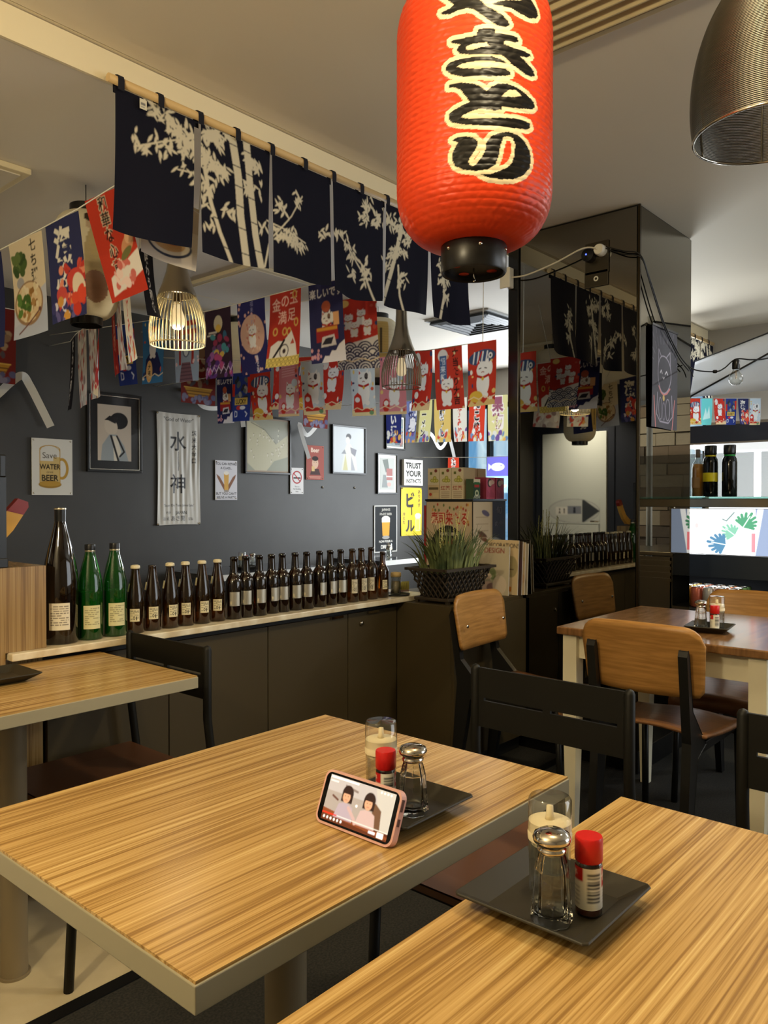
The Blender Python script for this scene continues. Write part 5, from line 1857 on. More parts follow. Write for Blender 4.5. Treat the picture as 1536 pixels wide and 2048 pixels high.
bunting('string of food flags hanging at the left beside the navy curtain',
        [(.93, 3.02, 2.04), (.99, 2.963, 2.078), (1.18, 2.773, 2.094), (1.14, 2.64, 2.110), (1.292, 2.18, 2.203), (1.30, 2.165, 2.235)] if False else
        [(1.10, 3.05, 2.045), (1.146, 2.963, 2.07), (1.18, 2.773, 2.095), (1.212, 2.553, 2.122), (1.235, 2.36, 2.145), (1.288, 2.182, 2.203), (1.292, 2.16, 2.235)],
        [('navytext', (1.146, 2.963, 2.07), (1.178, 2.785, 2.093), .33, (0, 0, 0)),
         ('bowl', (1.184, 2.738, 2.098), (1.211, 2.555, 2.121), .33, (.05, -.02, 0)),
         ('seafood', (1.215, 2.535, 2.124), (1.236, 2.358, 2.144), .325, (.05, -.02, 0)),
         ('sashimi', (1.245, 2.33, 2.155), (1.286, 2.185, 2.200), .32, (.08, -.03, 0))])
bunting('single cream ramen flag drooping under the left end of the navy curtain',
        [(1.36, 2.23, 2.455), (1.387, 2.234, 2.25), (1.60, 2.232, 2.20), (1.63, 2.24, 2.455)],
        [('ramen', (1.40, 2.234, 2.245), (1.60, 2.232, 2.20), .215, (.02, 0, 0))])

# B: along Y behind the curtain
XB = 2.25
zb_ = lambda y: 2.118 + .055 * max(0, (y - 3.1)) / .8 - .04 * max(0, 2.4 - y)
fl_b = []
for des, ya, yb in (('lucky', 3.90, 3.715), ('bluecat', 3.631, 3.435), ('torii', 3.345, 3.150), ('purple', 3.093, 2.900), ('blossom', 2.853, 2.660), ('gold', 2.625, 2.428), ('happy', 2.383, 2.188)):
    fl_b.append((des, (XB, ya, zb_(ya)), (XB, yb, zb_(yb)), .32, (.02, 0, 0)))
bunting('string of lucky cat flags running back behind the navy curtain', [(XB, y, zb_(y)) for y in (4.648, 4.2, 3.9, 3.6, 3.3, 3.0, 2.7, 2.4, 2.17)] + [(XB, 2.165, 2.452)], fl_b)
bunting('red wave flag hanging behind the middle of the navy curtain', [(2.42, 2.52, 2.452), (2.45, 2.42, 2.1), (2.47, 2.2, 2.09), (2.48, 2.17, 2.452)],
        [('wave', (2.45, 2.42, 2.1), (2.475, 2.205, 2.09), .30, (.03, 0, 0))])

# C: second row nearer the window
XC = 3.2
zc_ = lambda y: 2.0 + .10 * max(0, y - 2.5) / 1.2
fl_c = []
for des, ya, yb, dz in (('redpattern', 4.02, 3.90, 0), ('skeleton', 3.88, 3.74, 0), ('redcat', 3.70, 3.55, 0), ('koi', 3.50, 3.33, 0), ('redcat', 3.29, 3.10, 0), ('whitecat', 3.05, 2.865, -.03), ('pinkcat', 2.83, 2.65, -.02), ('redcat', 2.59, 2.47, 0), ('bigcat', 2.455, 2.285, 0), ('koi', 2.25, 2.082, 0)):
    fl_c.append((des, (XC, ya, zc_(ya) + dz), (XC, yb, zc_(yb) + dz), .31, (.02, 0, 0)))
bunting('string of red cat flags in the second row towards the mirrored pillar', [(XC - .5, 4.648, 2.16)] + [(XC, y, zc_(y)) for y in (4.03, 4.0, 3.6, 3.2, 2.8, 2.5, 2.3, 2.16)] + [(XC, 2.155, 2.452)], fl_c)
fl_c = []
for des, ya, yb in (('happy', 3.98, 3.85), ('lucky', 3.82, 3.68), ('koi', 3.66, 3.50), ('pinkcat', 3.40, 3.26), ('whitecat', 3.22, 3.06)):
    fl_c.append((des, (XC - .22, ya, 1.995), (XC - .20, yb, 1.99), .29, (.03, 0, 0)))
bunting('lower string of crowded flags between the lamps', [(XC - .22, y, 1.995) for y in (4.648, 4.0, 3.6, 3.2, 2.9)] + [(XC - .2, 2.85, 2.452)], fl_c)

# E: text flags near the window
XE = 4.6
ze_ = lambda y: 1.985 - .03 * (4.0 - y)
fl_e = []
for des, ya, yb in (('t_sake', 4.00, 3.84), ('t_sashi', 3.90 - .1, 3.66), ('t_ramen', 3.69, 3.55), ('t_ryoshi', 3.53, 3.38), ('t_yaki', 3.36, 3.24), ('t_tako', 3.22, 3.08), ('t_mono', 3.06, 2.90), ('t_sushi', 2.88, 2.75)):
    fl_e.append((des, (XE, ya, ze_(ya)), (XE, yb, ze_(yb)), .315, (.0, .02, 0)))
bunting('far string of flags with big food characters in front of the window', [(XE, y, ze_(y)) for y in (4.648, 4.0, 3.6, 3.2, 2.8, 2.5)] + [(XE, 2.4, 2.452)], fl_e)
bunting('far string with a fish flag hanging at the street window', [(5.7, 4.648, 1.63), (5.7, 4.4, 1.62), (5.7, 3.85, 1.60), (5.7, 3.5, 1.60), (5.7, 2.6, 1.66), (5.7, 2.5, 2.452)],
        [('fish', (5.7, 3.80, 1.605), (5.7, 3.58, 1.602), .31, (0, 0, 0)), ('t_tako', (5.7, 4.22, 1.61), (5.7, 4.10, 1.61), .26, (0, 0, 0))])

# G: string seen end-on at the left
G_ = [(2.25, 4.648, 2.16), (2.17, 4.24, 2.12), (2.09, 4.02, 2.12), (2.03, 3.78, 2.12), (1.96, 3.56, 2.12), (1.90, 3.35, 2.12), (1.70, 2.95, 2.10), (1.61, 2.74, 2.06), (1.53, 2.52, 2.04), (1.5, 2.3, 2.452)]
fl_g = [('blacktext', (2.165, 4.22, 2.12), (2.10, 4.05, 2.12), .40, (0, 0, 0)), ('skeleton', (2.09, 4.0, 2.12), (2.03, 3.80, 2.12), .40, (0, 0, 0)), ('skeleton', (2.02, 3.76, 2.12), (1.965, 3.58, 2.12), .38, (.02, 0, 0)), ('redcat', (1.955, 3.54, 2.12), (1.86, 3.36, 2.12), .40, (0, 0, 0)),
        ('redpattern', (1.83, 3.20, 2.115), (1.755, 3.05, 2.11), .34, (0, 0, 0)), ('skeleton', (1.70, 2.95, 2.10), (1.625, 2.78, 2.07), .33, (0, 0, 0)), ('t_yaki', (1.61, 2.74, 2.06), (1.56, 2.60, 2.05), .30, (0, 0, 0))]
bunting('string of flags seen almost end-on below the paper lantern at the left', G_, fl_g)
bunting('single black text flag hanging left of the near cage lamp', [(1.56, 2.51, 2.452), (1.545, 2.51, 2.13), (1.63, 2.555, 2.14)], [('blacktext', (1.545, 2.515, 2.13), (1.625, 2.553, 2.14), .24, (.02, 0, 0))])
# H: dark boat flags by the rear wall
for k, (xa, xb, lb_) in enumerate(((1.66, 1.94, 'dark red boat flag at the left edge by the rear wall'), (3.01, 3.29, 'dark red boat flag by the rear wall right of the near lamp'), (4.10, 4.37, 'dark red boat flag by the rear wall above the red beer sign'))):
    zz = (2.28, 2.283, 2.20)[k]
    bunting(lb_, [(xa - .14, 4.648, zz + .06), (xa - .12, 4.42, zz + .02), (xa, 4.4, zz), (xb, 4.4, zz), (xb + .12, 4.42, zz + .02)], [('boat', (xa, 4.4, zz), (xb, 4.4, zz), .41, (0, 0, 0))])

# ---------------------------------------------------------------- navy curtain with bamboo print
STEMS = [(30, [(1645, 2445), (1670, 2312), (1679, 2184), (1710, 2028)]), (28, [(1706, 2446), (1722, 2295), (1748, 2136), (1774, 2034)]), (14, [(1537, 2302), (1560, 2199), (1594, 2113), (1643, 2029)]),
         (20, [(2524, 2352), (2469, 2178), (2415, 2028)]), (9, [(2508, 2207), (2516, 2087), (2540, 2010)]), (8, [(2327, 2108), (2371, 2024)]), (6, [(2140, 2254), (2235, 2193), (2334, 2110)]), (14, [(2811, 2275), (2802, 2133), (2758, 2017)]),
         (8, [(1813, 2119), (1791, 2038)]), (5, [(1819, 2154), (1905, 2245), (1964, 2332)]), (5, [(1802, 2201), (1881, 2187), (1976, 2167)]), (5, [(1291, 2289), (1383, 2332), (1509, 2386)]), (5, [(1435, 2262), (1508, 2270)])]
CL = [(1358, 2423, 10), (1410, 2420, 14), (1445, 2387, 16), (1499, 2383, 20), (1547, 2415, 18), (1585, 2420, 16), (1625, 2450, 14), (1463, 2351, 14), (1527, 2338, 20), (1575, 2330, 18), (1604, 2316, 10), (1291, 2322, 3), (1315, 2301, 5), (1366, 2326, 6), (1396, 2325, 5), (1462, 2271, 4), (1499, 2267, 3), (1556, 2261, 10), (1536, 2208, 6), (1550, 2141, 4), (1634, 2196, 7), (1727, 2396, 8), (1759, 2373, 4), (1706, 2290, 7), (1759, 2306, 4), (1858, 2267, 8), (1940, 2325, 7), (1904, 2176, 14), (1858, 2173, 12), (1952, 2161, 8), (1802, 2184, 6), (2069, 2226, 7), (2160, 2259, 5), (2207, 2224, 7), (2235, 2193, 8), (2319, 2155, 9), (2249, 2130, 6), (2319, 2107, 4), (2320, 2396, 10), (2305, 2344, 8), (2378, 2354, 14), (2453, 2384, 16), (2516, 2370, 16), (2564, 2342, 10), (2492, 2274, 10), (2453, 2205, 6), (2532, 2273, 6), (2532, 2161, 8), (2469, 2248, 6), (2784, 2280, 6), (2802, 2208, 8), (2820, 2147, 7), (2838, 2227, 6)]
NX0, NZ0, NZ1 = 1.215, 2.032, 2.438
nc = Cv(180, 40.6, (22, 23, 38), 4.2)
IV = (222, 214, 190)
cvx = lambda x, z: ((x / 1000 - NX0) * 100, (z / 1000 - NZ0) * 100)
rr = random.Random(21)
for wd, pts in STEMS:
    w_ = wd * .135
    P = [cvx(*p) for p in pts]
    nc.line(P, w_ * .78, IV)
    if wd > 10:   # joints
        for (xa, ya), (xb, yb) in zip(P[:-1], P[1:]):
            n_ = max(1, int(abs(yb - ya) / 6))
            for k in range(n_):
                s_ = (k + .5) / n_
                xx, yy = xa + (xb - xa) * s_, ya + (yb - ya) * s_
                nc.line([(xx - w_ * .5, yy + .15), (xx + w_ * .5, yy - .15)], .32, (22, 23, 38))
for (x, z, n) in CL:
    cx, cy = cvx(x, z)
    for k in range(int(n * 1.7)):
        a = R(-90) + rr.uniform(-1.25, 1.25)
        if rr.random() < .16:
            a = R(90) + rr.uniform(-1, 1)
        px_, py_ = cx + rr.gauss(0, 1.4), cy + rr.gauss(0, 1.2)
        L = rr.uniform(2.4, 4.2)
        wv = rr.uniform(.38, .56)
        dx, dy = math.cos(a), math.sin(a)
        q = [(px_, py_)]
        for s_, f_ in ((.25, .75), (.5, 1.), (.75, .7)):
            q.append((px_ + dx * L * s_ - dy * wv * f_, py_ + dy * L * s_ + dx * wv * f_))
        q.append((px_ + dx * L, py_ + dy * L))
        for s_, f_ in ((.75, .7), (.5, 1.), (.25, .75)):
            q.append((px_ + dx * L * s_ + dy * wv * f_, py_ + dy * L * s_ - dx * wv * f_))
        nc.poly(q, IV)
ncol = nc.vert_cols()


def noren(label, x0, panels, y, cols, rod=(1.20, 3.02), tagit=True):
    t = thing('noren_curtain', label, 'curtain', (x0, y, NZ1))
    MB().tube([(rod[0] - x0, 0, .018), (rod[1] - x0, 0, .018)], .0125, 14).build('rod', RODW, t)
    nv = cols.shape[0]
    xs_all = NX0 + np.linspace(0, 1.80, cols.shape[1])
    for i, (xa, xb) in enumerate(panels):
        k0, k1 = np.searchsorted(xs_all, xa), np.searchsorted(xs_all, xb)
        C = cols[:, k0:k1]
        X = xs_all[k0:k1]
        U, V = np.meshgrid(np.linspace(0, 1, k1 - k0), np.linspace(0, 1, nv))
        Xg = np.meshgrid(X, np.arange(nv))[0] - x0
        d = 1 - V
        w_ = .010 * np.sin(U * (5 + i % 3) + i * 1.7) * d + .014 * np.sin(i * 2.1 + 1) * d ** 2 - .010 * np.cos(U * 6.28) * d ** 3 * ((i % 2) * 2 - 1)
        Z = (V - 1) * .406 - .010 * np.sin(U * PI) * d ** 4 + .008 * (U - .5) * d
        Xg = Xg + (.5 - U) * .010 * d * (1 if i % 2 else .4)
        link('panel', grid_mesh('noren_panel', np.stack([Xg, w_ - .001, Z], -1), C, PRINTC), t)
    for x in [1.234, 1.368, 1.514, 1.662, 1.812, 1.969, 2.115, 2.27, 2.425, 2.57, 2.715, 2.86, 2.985]:
        if x0 - .05 < x < x0 + (panels[-1][1] - panels[0][0]) + .05:
            q = MB()
            xx = x - x0
            pts = [(-.0145, -.012), (-.0155, .018), (-.011, .031), (0, .0345), (.011, .031), (.0155, .018), (.0145, -.012)]
            vs = [(xx + s_ * .0105, p[0], p[1]) for p in pts for s_ in (-1, 1)]
            q.add(vs, [(2 * k, 2 * k + 1, 2 * k + 3, 2 * k + 2) for k in range(len(pts) - 1)], True)
            q.build('tab', NAVY, t)
    if tagit:
        q = Cv(3, 4, (216, 210, 190), 6)
        q.rect(.5, 2.4, 1.6, 2.6, (120, 120, 120)).rect(.5, 2.2, .7, 1.1, (150, 150, 150))
        link('care_tag', print_mesh('care_tag', q, .024, .030, PRINT), t, (1.305 - x0, -.016, -.012))
    return t


PAN = [(1.222, 1.497), (1.520, 1.812), (1.818, 2.104), (2.118, 2.408), (2.426, 2.708), (2.722, 3.005)]
noren('navy cloth curtain printed with cream bamboo hanging from a pale rod', 1.21, PAN, 2.112, ncol)
t2 = noren('second navy bamboo curtain far right behind the white parasol', 1.21, PAN[:1] + PAN[1:2], 2.112, ncol, rod=(1.20, 1.84), tagit=False)
t2.location = (5.72, 2.108, 2.425)
# ---------------------------------------------------------------- red paper lantern
LX, LY, LR = 1.331, .921, .157
GLY = {
'ya1':[(-64,2168),(-37,2142),(-45,2138),(-64,2135),(-60,2130),(-46,2127),(-28,2131),(-12,2132),(-1,2129),(31,2106),(46,2100),(61,2100),(67,2105),(64,2112),(52,2121),(20,2136),(9,2148),(-1,2161),(-16,2167)],
'ya2':[(9,2160),(44,2169),(89,2173),(112,2167),(123,2161),(131,2153),(137,2144),(130,2135),(112,2128),(89,2130),(71,2136),(36,2138),(31,2139),(60,2149),(89,2154),(97,2160),(83,2164),(57,2158),(31,2148)],
'ki1':[(5,2086),(7,2092),(16,2094),(31,2095),(40,2093),(39,2087),(52,2086),(69,2087),(83,2085),(87,2079),(80,2075),(58,2074),(55,2069),(71,2065),(95,2064),(112,2063),(116,2060),(105,2054),(89,2052),(109,2043),(125,2034),(127,2027),(116,2022),(99,2023),(71,2034),(55,2046),(47,2047),(-6,2047),(-26,2051),(-32,2058),(-30,2064),(-24,2068),(-42,2073),(-44,2077),(-38,2079),(-19,2079),(4,2081)],
'-ki':[(-15,2059),(-15,2062),(-6,2066),(11,2068),(23,2069),(28,2062),(14,2060),(-4,2056),(-12,2057)],
'ki2':[(5,2043),(34,2044),(50,2040),(60,2035),(59,2034),(31,2035),(4,2035),(-19,2033),(-30,2030),(-31,2028),(-21,2024),(6,2021),(44,2024),(60,2023),(69,2019),(69,2014),(60,2011),(32,2007),(-19,2008),(-42,2016),(-52,2025),(-54,2032),(-44,2039),(-21,2042)],
'to':[(-48,1993),(-47,1998),(-39,1999),(-21,1998),(-1,1994),(11,1989),(23,1980),(32,1988),(44,1994),(63,1997),(83,1993),(105,1986),(124,1977),(128,1969),(120,1962),(86,1955),(52,1954),(51,1948),(39,1945),(10,1948),(-8,1943),(-21,1938),(-23,1934),(-6,1930),(32,1931),(72,1935),(99,1936),(113,1934),(116,1928),(106,1921),(72,1917),(19,1917),(-21,1921),(-42,1928),(-48,1937),(-46,1945),(-31,1953),(-8,1961),(-16,1973),(-26,1986),(-36,1991)],
'-to':[(52,1972),(58,1980),(69,1987),(80,1988),(91,1982),(92,1979),(72,1974)],
'ri':[(-41,1895),(-31,1899),(-16,1899),(-1,1896),(7,1889),(7,1882),(2,1872),(-7,1860),(-10,1852),(-6,1845),(0,1844),(7,1850),(17,1864),(21,1874),(23,1887),(32,1898),(47,1905),(66,1909),(87,1906),(102,1897),(113,1884),(117,1867),(113,1851),(99,1835),(78,1825),(53,1822),(29,1823),(13,1829),(32,1830),(45,1835),(61,1842),(72,1852),(78,1867),(79,1887),(75,1899),(63,1901),(55,1898),(50,1883),(46,1863),(40,1847),(27,1838),(4,1835),(-21,1839),(-35,1847),(-41,1859),(-40,1871),(-34,1883),(-29,1889)]}


def seg_dist(X, Y, pts):
    d = np.full(X.shape, 1e9)
    n = len(pts)
    for i in range(n):
        x0, y0 = pts[i]
        x1, y1 = pts[(i + 1) % n]
        dx, dy = x1 - x0, y1 - y0
        L = dx * dx + dy * dy + 1e-9
        t_ = np.clip(((X - x0) * dx + (Y - y0) * dy) / L, 0, 1)
        d = np.minimum(d, (X - x0 - t_ * dx) ** 2 + (Y - y0 - t_ * dy) ** 2)
    return np.sqrt(d)


LZ0, LZ1 = 1.745, 2.268
lant = thing('red_lantern', 'large red paper lantern with black brush lettering hanging at the top', 'lantern', (LX, LY, 1.69))


def lantern_radius(z):
    """z array -> radius of the paper body"""
    h = .115
    a = np.clip((z - LZ0) / h, 0, 1)
    b = np.clip((LZ1 - z) / h, 0, 1)
    s_ = np.minimum(a, b)
    return .068 + (LR - .068) * np.sqrt(np.maximum(0, 1 - (1 - s_) ** 2.3))


nth, nz_ = 460, 400
th = np.linspace(0, 2 * PI, nth, endpoint=False)
zs = np.linspace(LZ0, LZ1, nz_)
TH, ZZ_ = np.meshgrid(th, zs)
TH0 = math.atan2(-LY, -LX)
arc = ((TH - TH0 + PI) % (2 * PI) - PI) * LR * 1000
zm = ZZ_ * 1000
col = np.empty(arc.shape + (3,))
col[:] = lin((224, 70, 32))
blk = np.zeros(arc.shape, bool)
out = np.full(arc.shape, 1e9)
msk = np.abs(arc) < 175
for k, pts in GLY.items():
    ins = np.zeros(arc.shape, bool)
    ins[msk] = inpoly(arc[msk], zm[msk], pts)
    if k[0] == '-':
        blk &= ~ins
        d_ = seg_dist(arc[msk], zm[msk], pts)
    else:
        blk |= ins
        o_ = out[msk]
        out[msk] = np.minimum(o_, np.where(ins[msk], 0, seg_dist(arc[msk], zm[msk], pts)))
col[(out < 8.0) & ~blk] = lin((238, 222, 182))
col[blk] = lin((24, 22, 20))
rad = lantern_radius(ZZ_)
rib = np.abs(np.sin((ZZ_ - LZ0) * PI / .0115))
rr = np.random.RandomState(5)
crum = np.zeros_like(arc)
for _ in range(10):
    crum += np.sin(TH * rr.randint(18, 70) + ZZ_ * rr.uniform(-500, 500) + rr.uniform(0, 6))
rad = rad + .0011 * rib ** .6 - .0011 + .00009 * crum * (1 - out.clip(0, 12) / 12 * 0)
P = np.stack([rad * np.cos(TH), rad * np.sin(TH), ZZ_ - 1.69], -1)
LANT = attr_mat('red_vinyl_paper', .36, .28, trans_=.12)
add_bump(LANT, scale=(1, 1, 1.6), nscale=70., detail=2., strength=.22, dist=.002)
link('paper_body', grid_mesh('lantern_paper', P, col, LANT, closed_u=True), lant)
MB().lathe([(0, .012), (.060, .012), (.060, .003), (.064, 0), (.0665, .004), (.0665, .054), (.064, .058), (.05, .06)], n=48).build('bottom_cap', mat('cap_black', (22, 20, 18), .35), lant, autosmooth=True)
for k in range(4):
    a = TH0 + .5 + k * PI / 2
    q = MB().lathe([(0, 0), (.0105, 0), (.0105, .001), (0, .001)], n=18, M=Matrix.Translation((.042 * math.cos(a), .042 * math.sin(a), .0112)))
    q.build('vent_hole', mat('vent_red', (176, 50, 24), .6), lant)  # plain red discs fill the vent holes
for k in range(6):
    a = TH0 - .85 + k * PI / 3
    MB().lathe([(.004, 0), (.003, .002), (0, .003)], n=10, M=Matrix.Translation((.0665 * math.cos(a), .0665 * math.sin(a), .042)) @ Matrix.Rotation(a, 4, 'Z') @ Matrix.Rotation(R(90), 4, 'Y')).build('rivet', CHROME, lant)
MB().tube([(0, 0, .012), (.0, 0, -.004), (.006, 0, -.010), (0, .0, -.014)], .0016, 6).build('hook', CHROME, lant)
MB().lathe([(.05, .574), (.0665, .578), (.0665, .623), (.05, .628), (0, .628)], n=48).build('top_cap', mat('cap_black'), lant, autosmooth=True)
MB().tube([(0, 0, .628), (0, 0, ZC - 1.69)], .003, 6).build('hanging_cord', BCORD, lant)

# ---------------------------------------------------------------- egg shaped wire pendant
eg = thing('wire_pendant', 'egg shaped bronze wire pendant shade cut off by the right edge', 'pendant lamp', (1.891, .516, 2.045))


def egg_r(z):
    # z 0 (opening) .. 0.36 (top)
    s_ = z / .37
    return .166 * math.sqrt(max(0, 1 - ((s_ - .26) / .745) ** 2)) * (1 - .10 * s_)


sh = MB()
n_ = 96
for k in range(n_):
    z = .0 + .362 * k / (n_ - 1)
    r_ = egg_r(z)
    if r_ < .012:
        continue
    ns, m_ = 56, 5
    tl = .10
    vs = []
    ph0 = k * .37
    for i in range(ns):
        a = 2 * PI * i / ns
        for j in range(m_):
            b = 2 * PI * j / m_
            rr_ = r_ + .00165 * math.cos(b)
            vs.append((rr_ * math.cos(a), rr_ * math.sin(a), z + .00165 * math.sin(b) + tl * 0))
    fs = [(i * m_ + j, ((i + 1) % ns) * m_ + j, ((i + 1) % ns) * m_ + (j + 1) % m_, i * m_ + (j + 1) % m_) for i in range(ns) for j in range(m_)]
    sh.add(vs, fs, True)
sh_o = sh.build('wire_winding', BRASSW, eg)
sh_o['kind'] = 'stuff'
for k in range(6):
    a = 2 * PI * k / 6 + .35
    MB().tube([((egg_r(z) - .002) * math.cos(a), (egg_r(z) - .002) * math.sin(a), z) for z in np.linspace(0, .362, 24)], .0028, 6).build('rib', BRASSW, eg)
MB().tube([(egg_r(0) * math.cos(2 * PI * i / 48), egg_r(0) * math.sin(2 * PI * i / 48), 0) for i in range(48)], .0035, 6, closed=True).build('rim', CHROME, eg)
MB().lathe([(0, .23), (.02, .23), (.02, .36), (.03, .37), (.03, .39), (0, .39)], n=20).build('lamp_holder', NICK, eg)
MB().tube([(0, 0, .39), (0, 0, ZC - 2.045)], .003, 6).build('hanging_cord', BCORD, eg)


# ---------------------------------------------------------------- cage pendants
def cage_lamp(label, x, y, z, wire, lit):
    t = thing('cage_pendant', label, 'pendant lamp', (x, y, z), 0, 'cage pendant lamps in the rear area')
    prof = lambda s_: .103 + .010 * math.sin(s_ * PI * .7) - .042 * s_ ** 2.2
    H = .19
    for k in range(40):
        a = 2 * PI * k / 40
        MB().tube([(prof(s_) * math.cos(a), prof(s_) * math.sin(a), s_ * H) for s_ in np.linspace(0, 1, 9)], .0021, 5).build('wire', wire, t)
    for s_, r_ in ((0, .0028), (1, .0025)):
        MB().tube([(prof(s_) * math.cos(2 * PI * i / 40), prof(s_) * math.sin(2 * PI * i / 40), s_ * H) for i in range(40)], r_, 6, closed=True).build('ring', wire, t)
    MB().lathe([(prof(1) - .001, H - .004), (prof(1) + .003, H - .002), (prof(1) + .003, H + .006), (.058, H + .04), (.042, H + .09), (.033, H + .14), (.030, H + .20), (.030, H + .30), (0, H + .30)], n=36).build('shade_neck', NICK, t, autosmooth=True)
    MB().lathe([(.016, H + .02), (.016, H - .02), (.018, H - .022), (.018, H - .034), (.012, H - .036)], n=16).build('lamp_holder', CHROME, t)
    MB().lathe([(.013, H - .034), (.016, H - .05), (.026, H - .078), (.030, H - .098), (.027, H - .115), (.016, H - .128), (0, H - .131)], n=24).build('bulb', BULB, t)
    MB().tube([(0, 0, H + .30), (0, 0, (ZR - z) / (1. if lit else .94))], .003, 6).build('hanging_cord', BCORD, t)
    return t


cage_lamp('cage pendant lamp at the left with bright cream wires', 1.769, 2.609, 1.83, WIRE, True)
l2 = cage_lamp('cage pendant lamp further back in front of the red cat flags', 3.038, 2.540, 1.797, WIRED, False)
l2.scale = (.94, .94, .94)
for (x, y) in ((1.769, 2.609),):
    d = bpy.data.lights.new('lamp_bulb', 'POINT')
    d.energy = 1.5
    d.color = (1, .86, .6)
    d.shadow_soft_size = .03
    o = bpy.data.objects.new('lamp_bulb', d)
    o.location = (x, y, 1.83 + .045)
    COL.objects.link(o)


# ---------------------------------------------------------------- cream paper lanterns
def paper_lantern(label, x, y, z0, z1, r_, art=None, rx=0.):
    t = thing('paper_lantern', label, 'lantern', (x, y, z0), 0, 'cream paper lanterns in the rear area')
    nv, nu = 120, 120
    Zv = np.linspace(0, z1 - z0, nv)
    Th = np.linspace(0, 2 * PI, nu, endpoint=False)
    T_, Z_ = np.meshgrid(Th, Zv)
    H = z1 - z0
    s_ = np.minimum(np.clip(Z_ / (H * .24), 0, 1), np.clip((H - Z_) / (H * .24), 0, 1))
    rad = r_ * .45 + r_ * .55 * np.sqrt(np.maximum(0, 1 - (1 - s_) ** 2.2)) + .0012 * np.abs(np.sin(Z_ * PI / .016))
    C = np.empty(T_.shape + (3,))
    C[:] = lin((234, 226, 200))
    if art:
        th_c = math.atan2(-y, -x)
        A_ = ((T_ - th_c + PI) % (2 * PI) - PI) * r_
        art(C, A_, Z_, H)
    P = np.stack([rad * np.cos(T_), rad * np.sin(T_), Z_], -1)
    link('paper_body', grid_mesh('paper_body', P, C, PRINTC, closed_u=True), t)
    MB().lathe([(r_ * .47, -.03), (r_ * .5, -.028), (r_ * .5, .004), (r_ * .45, .006)], n=32).build('bottom_ring', BLKPL, t, autosmooth=True)
    MB().lathe([(r_ * .45, H - .006), (r_ * .5, H - .004), (r_ * .5, H + .03), (r_ * .47, H + .032), (0, H + .032)], n=32).build('top_ring', BLKPL, t, autosmooth=True)
    MB().tube([(0, 0, H + .03), (0, 0, max(H + .035, ZR - z0))], .002, 5).build('hanging_cord', BCORD, t)
    t.rotation_euler = (0, rx, 0)
    return t


def art_figure(C, A, Z, H):
    def e(ax, z, ra, rz_, c):
        C[((A - ax) / ra) ** 2 + ((Z - z) / rz_) ** 2 < 1] = lin(c)
    e(.03, .19, .040, .13, (196, 180, 140))
    e(.035, .10, .05, .06, (160, 126, 106))
    e(.035, .27, .022, .07, (200, 182, 136))
    e(.015, .335, .018, .022, (206, 184, 156))
    e(.015, .36, .024, .018, (70, 58, 48))


def art_label(C, A, Z, H):
    m = (np.abs(A - .02) < .05) & (Z > .10) & (Z < .34)
    C[m] = lin((206, 178, 110))
    m = (np.abs(A - .02) < .008) & (Z > .14) & (Z < .30)
    C[m] = lin((90, 80, 60))


paper_lantern('cream paper lantern with a robed figure print at the upper left', 1.555, 2.906, 1.941, 2.346, .121, art_figure)
paper_lantern('plain cream paper lantern behind the navy and red flags', 3.36, 4.25, 1.94, 2.42, .143)
paper_lantern('cream paper lantern with an ochre label behind the far cage lamp', 3.75, 3.33, 2.0, 2.38, .135, art_label)
pl3 = paper_lantern('yellowish paper lantern off to the left that shows in the mirror', .35, 3.3, 1.75, 2.2, .14, art_label)

# ---------------------------------------------------------------- pillar fittings, cables, string light
t = thing('wall_outlet', 'upper power outlet with a plug on the mirrored pillar', 'outlet', (3.387, 1.654, 2.345))
PLT = mat('bronze_plate', (74, 68, 56), .25, .7)
MB().box(-.008, 0, -.058, .058, -.073, .073).build('plate', PLT, t, bevel=.002)
MB().lathe([(0, 0), (.026, 0), (.026, .03), (.022, .04), (0, .04)], n=24, M=Matrix.Translation((-.008, -.026, .026)) @ Matrix.Rotation(R(-90), 4, 'Y')).build('plug', WHITE, t, autosmooth=True)
MB().lathe([(0, 0), (.03, 0), (.03, .035), (0, .04)], n=20, M=Matrix.Translation((-.008, .03, .012)) @ Matrix.Rotation(R(-90), 4, 'Y')).build('adapter', BLKPL, t, autosmooth=True)
MB().box(-.05, -.046, .03, .036, .010, .016).build('blue_led', mat('blue_led', (40, 60, 240), .3, emit=(60, 80, 255), estr=4), t)
t = thing('light_switch', 'lower switch plate with a round white button on the mirrored pillar', 'switch', (3.387, 1.657, 2.250))
MB().box(-.008, 0, -.058, .058, -.036, .036).build('plate', PLT, t, bevel=.002)
MB().lathe([(.006, .001), (.009, .003), (.012, .001)], n=20, M=Matrix.Translation((-.008, 0, 0)) @ Matrix.Rotation(R(-90), 4, 'Y')).build('button_ring', WHITE, t)
t = thing('power_adapter', 'white power adapter fixed at the edge of the mirrored pillar', 'adapter', (3.352, 2.115, 2.33))
MB().box(-.02, .022, -.022, .035, -.05, .05).build('housing', WHITE, t, bevel=.004)


def catm(pts, n=8):
    pts = [Vector(p) for p in pts]
    P = []
    m_ = len(pts)
    for i in range(m_ - 1):
        p0, p1, p2, p3 = pts[max(i - 1, 0)], pts[i], pts[i + 1], pts[min(i + 2, m_ - 1)]
        for k in range(n):
            s_ = k / n
            P.append(.5 * ((2 * p1) + (p2 - p0) * s_ + (2 * p0 - 5 * p1 + 4 * p2 - p3) * s_ ** 2 + (3 * p1 - p0 - 3 * p2 + p3) * s_ ** 3))
    P.append(pts[-1])
    return P


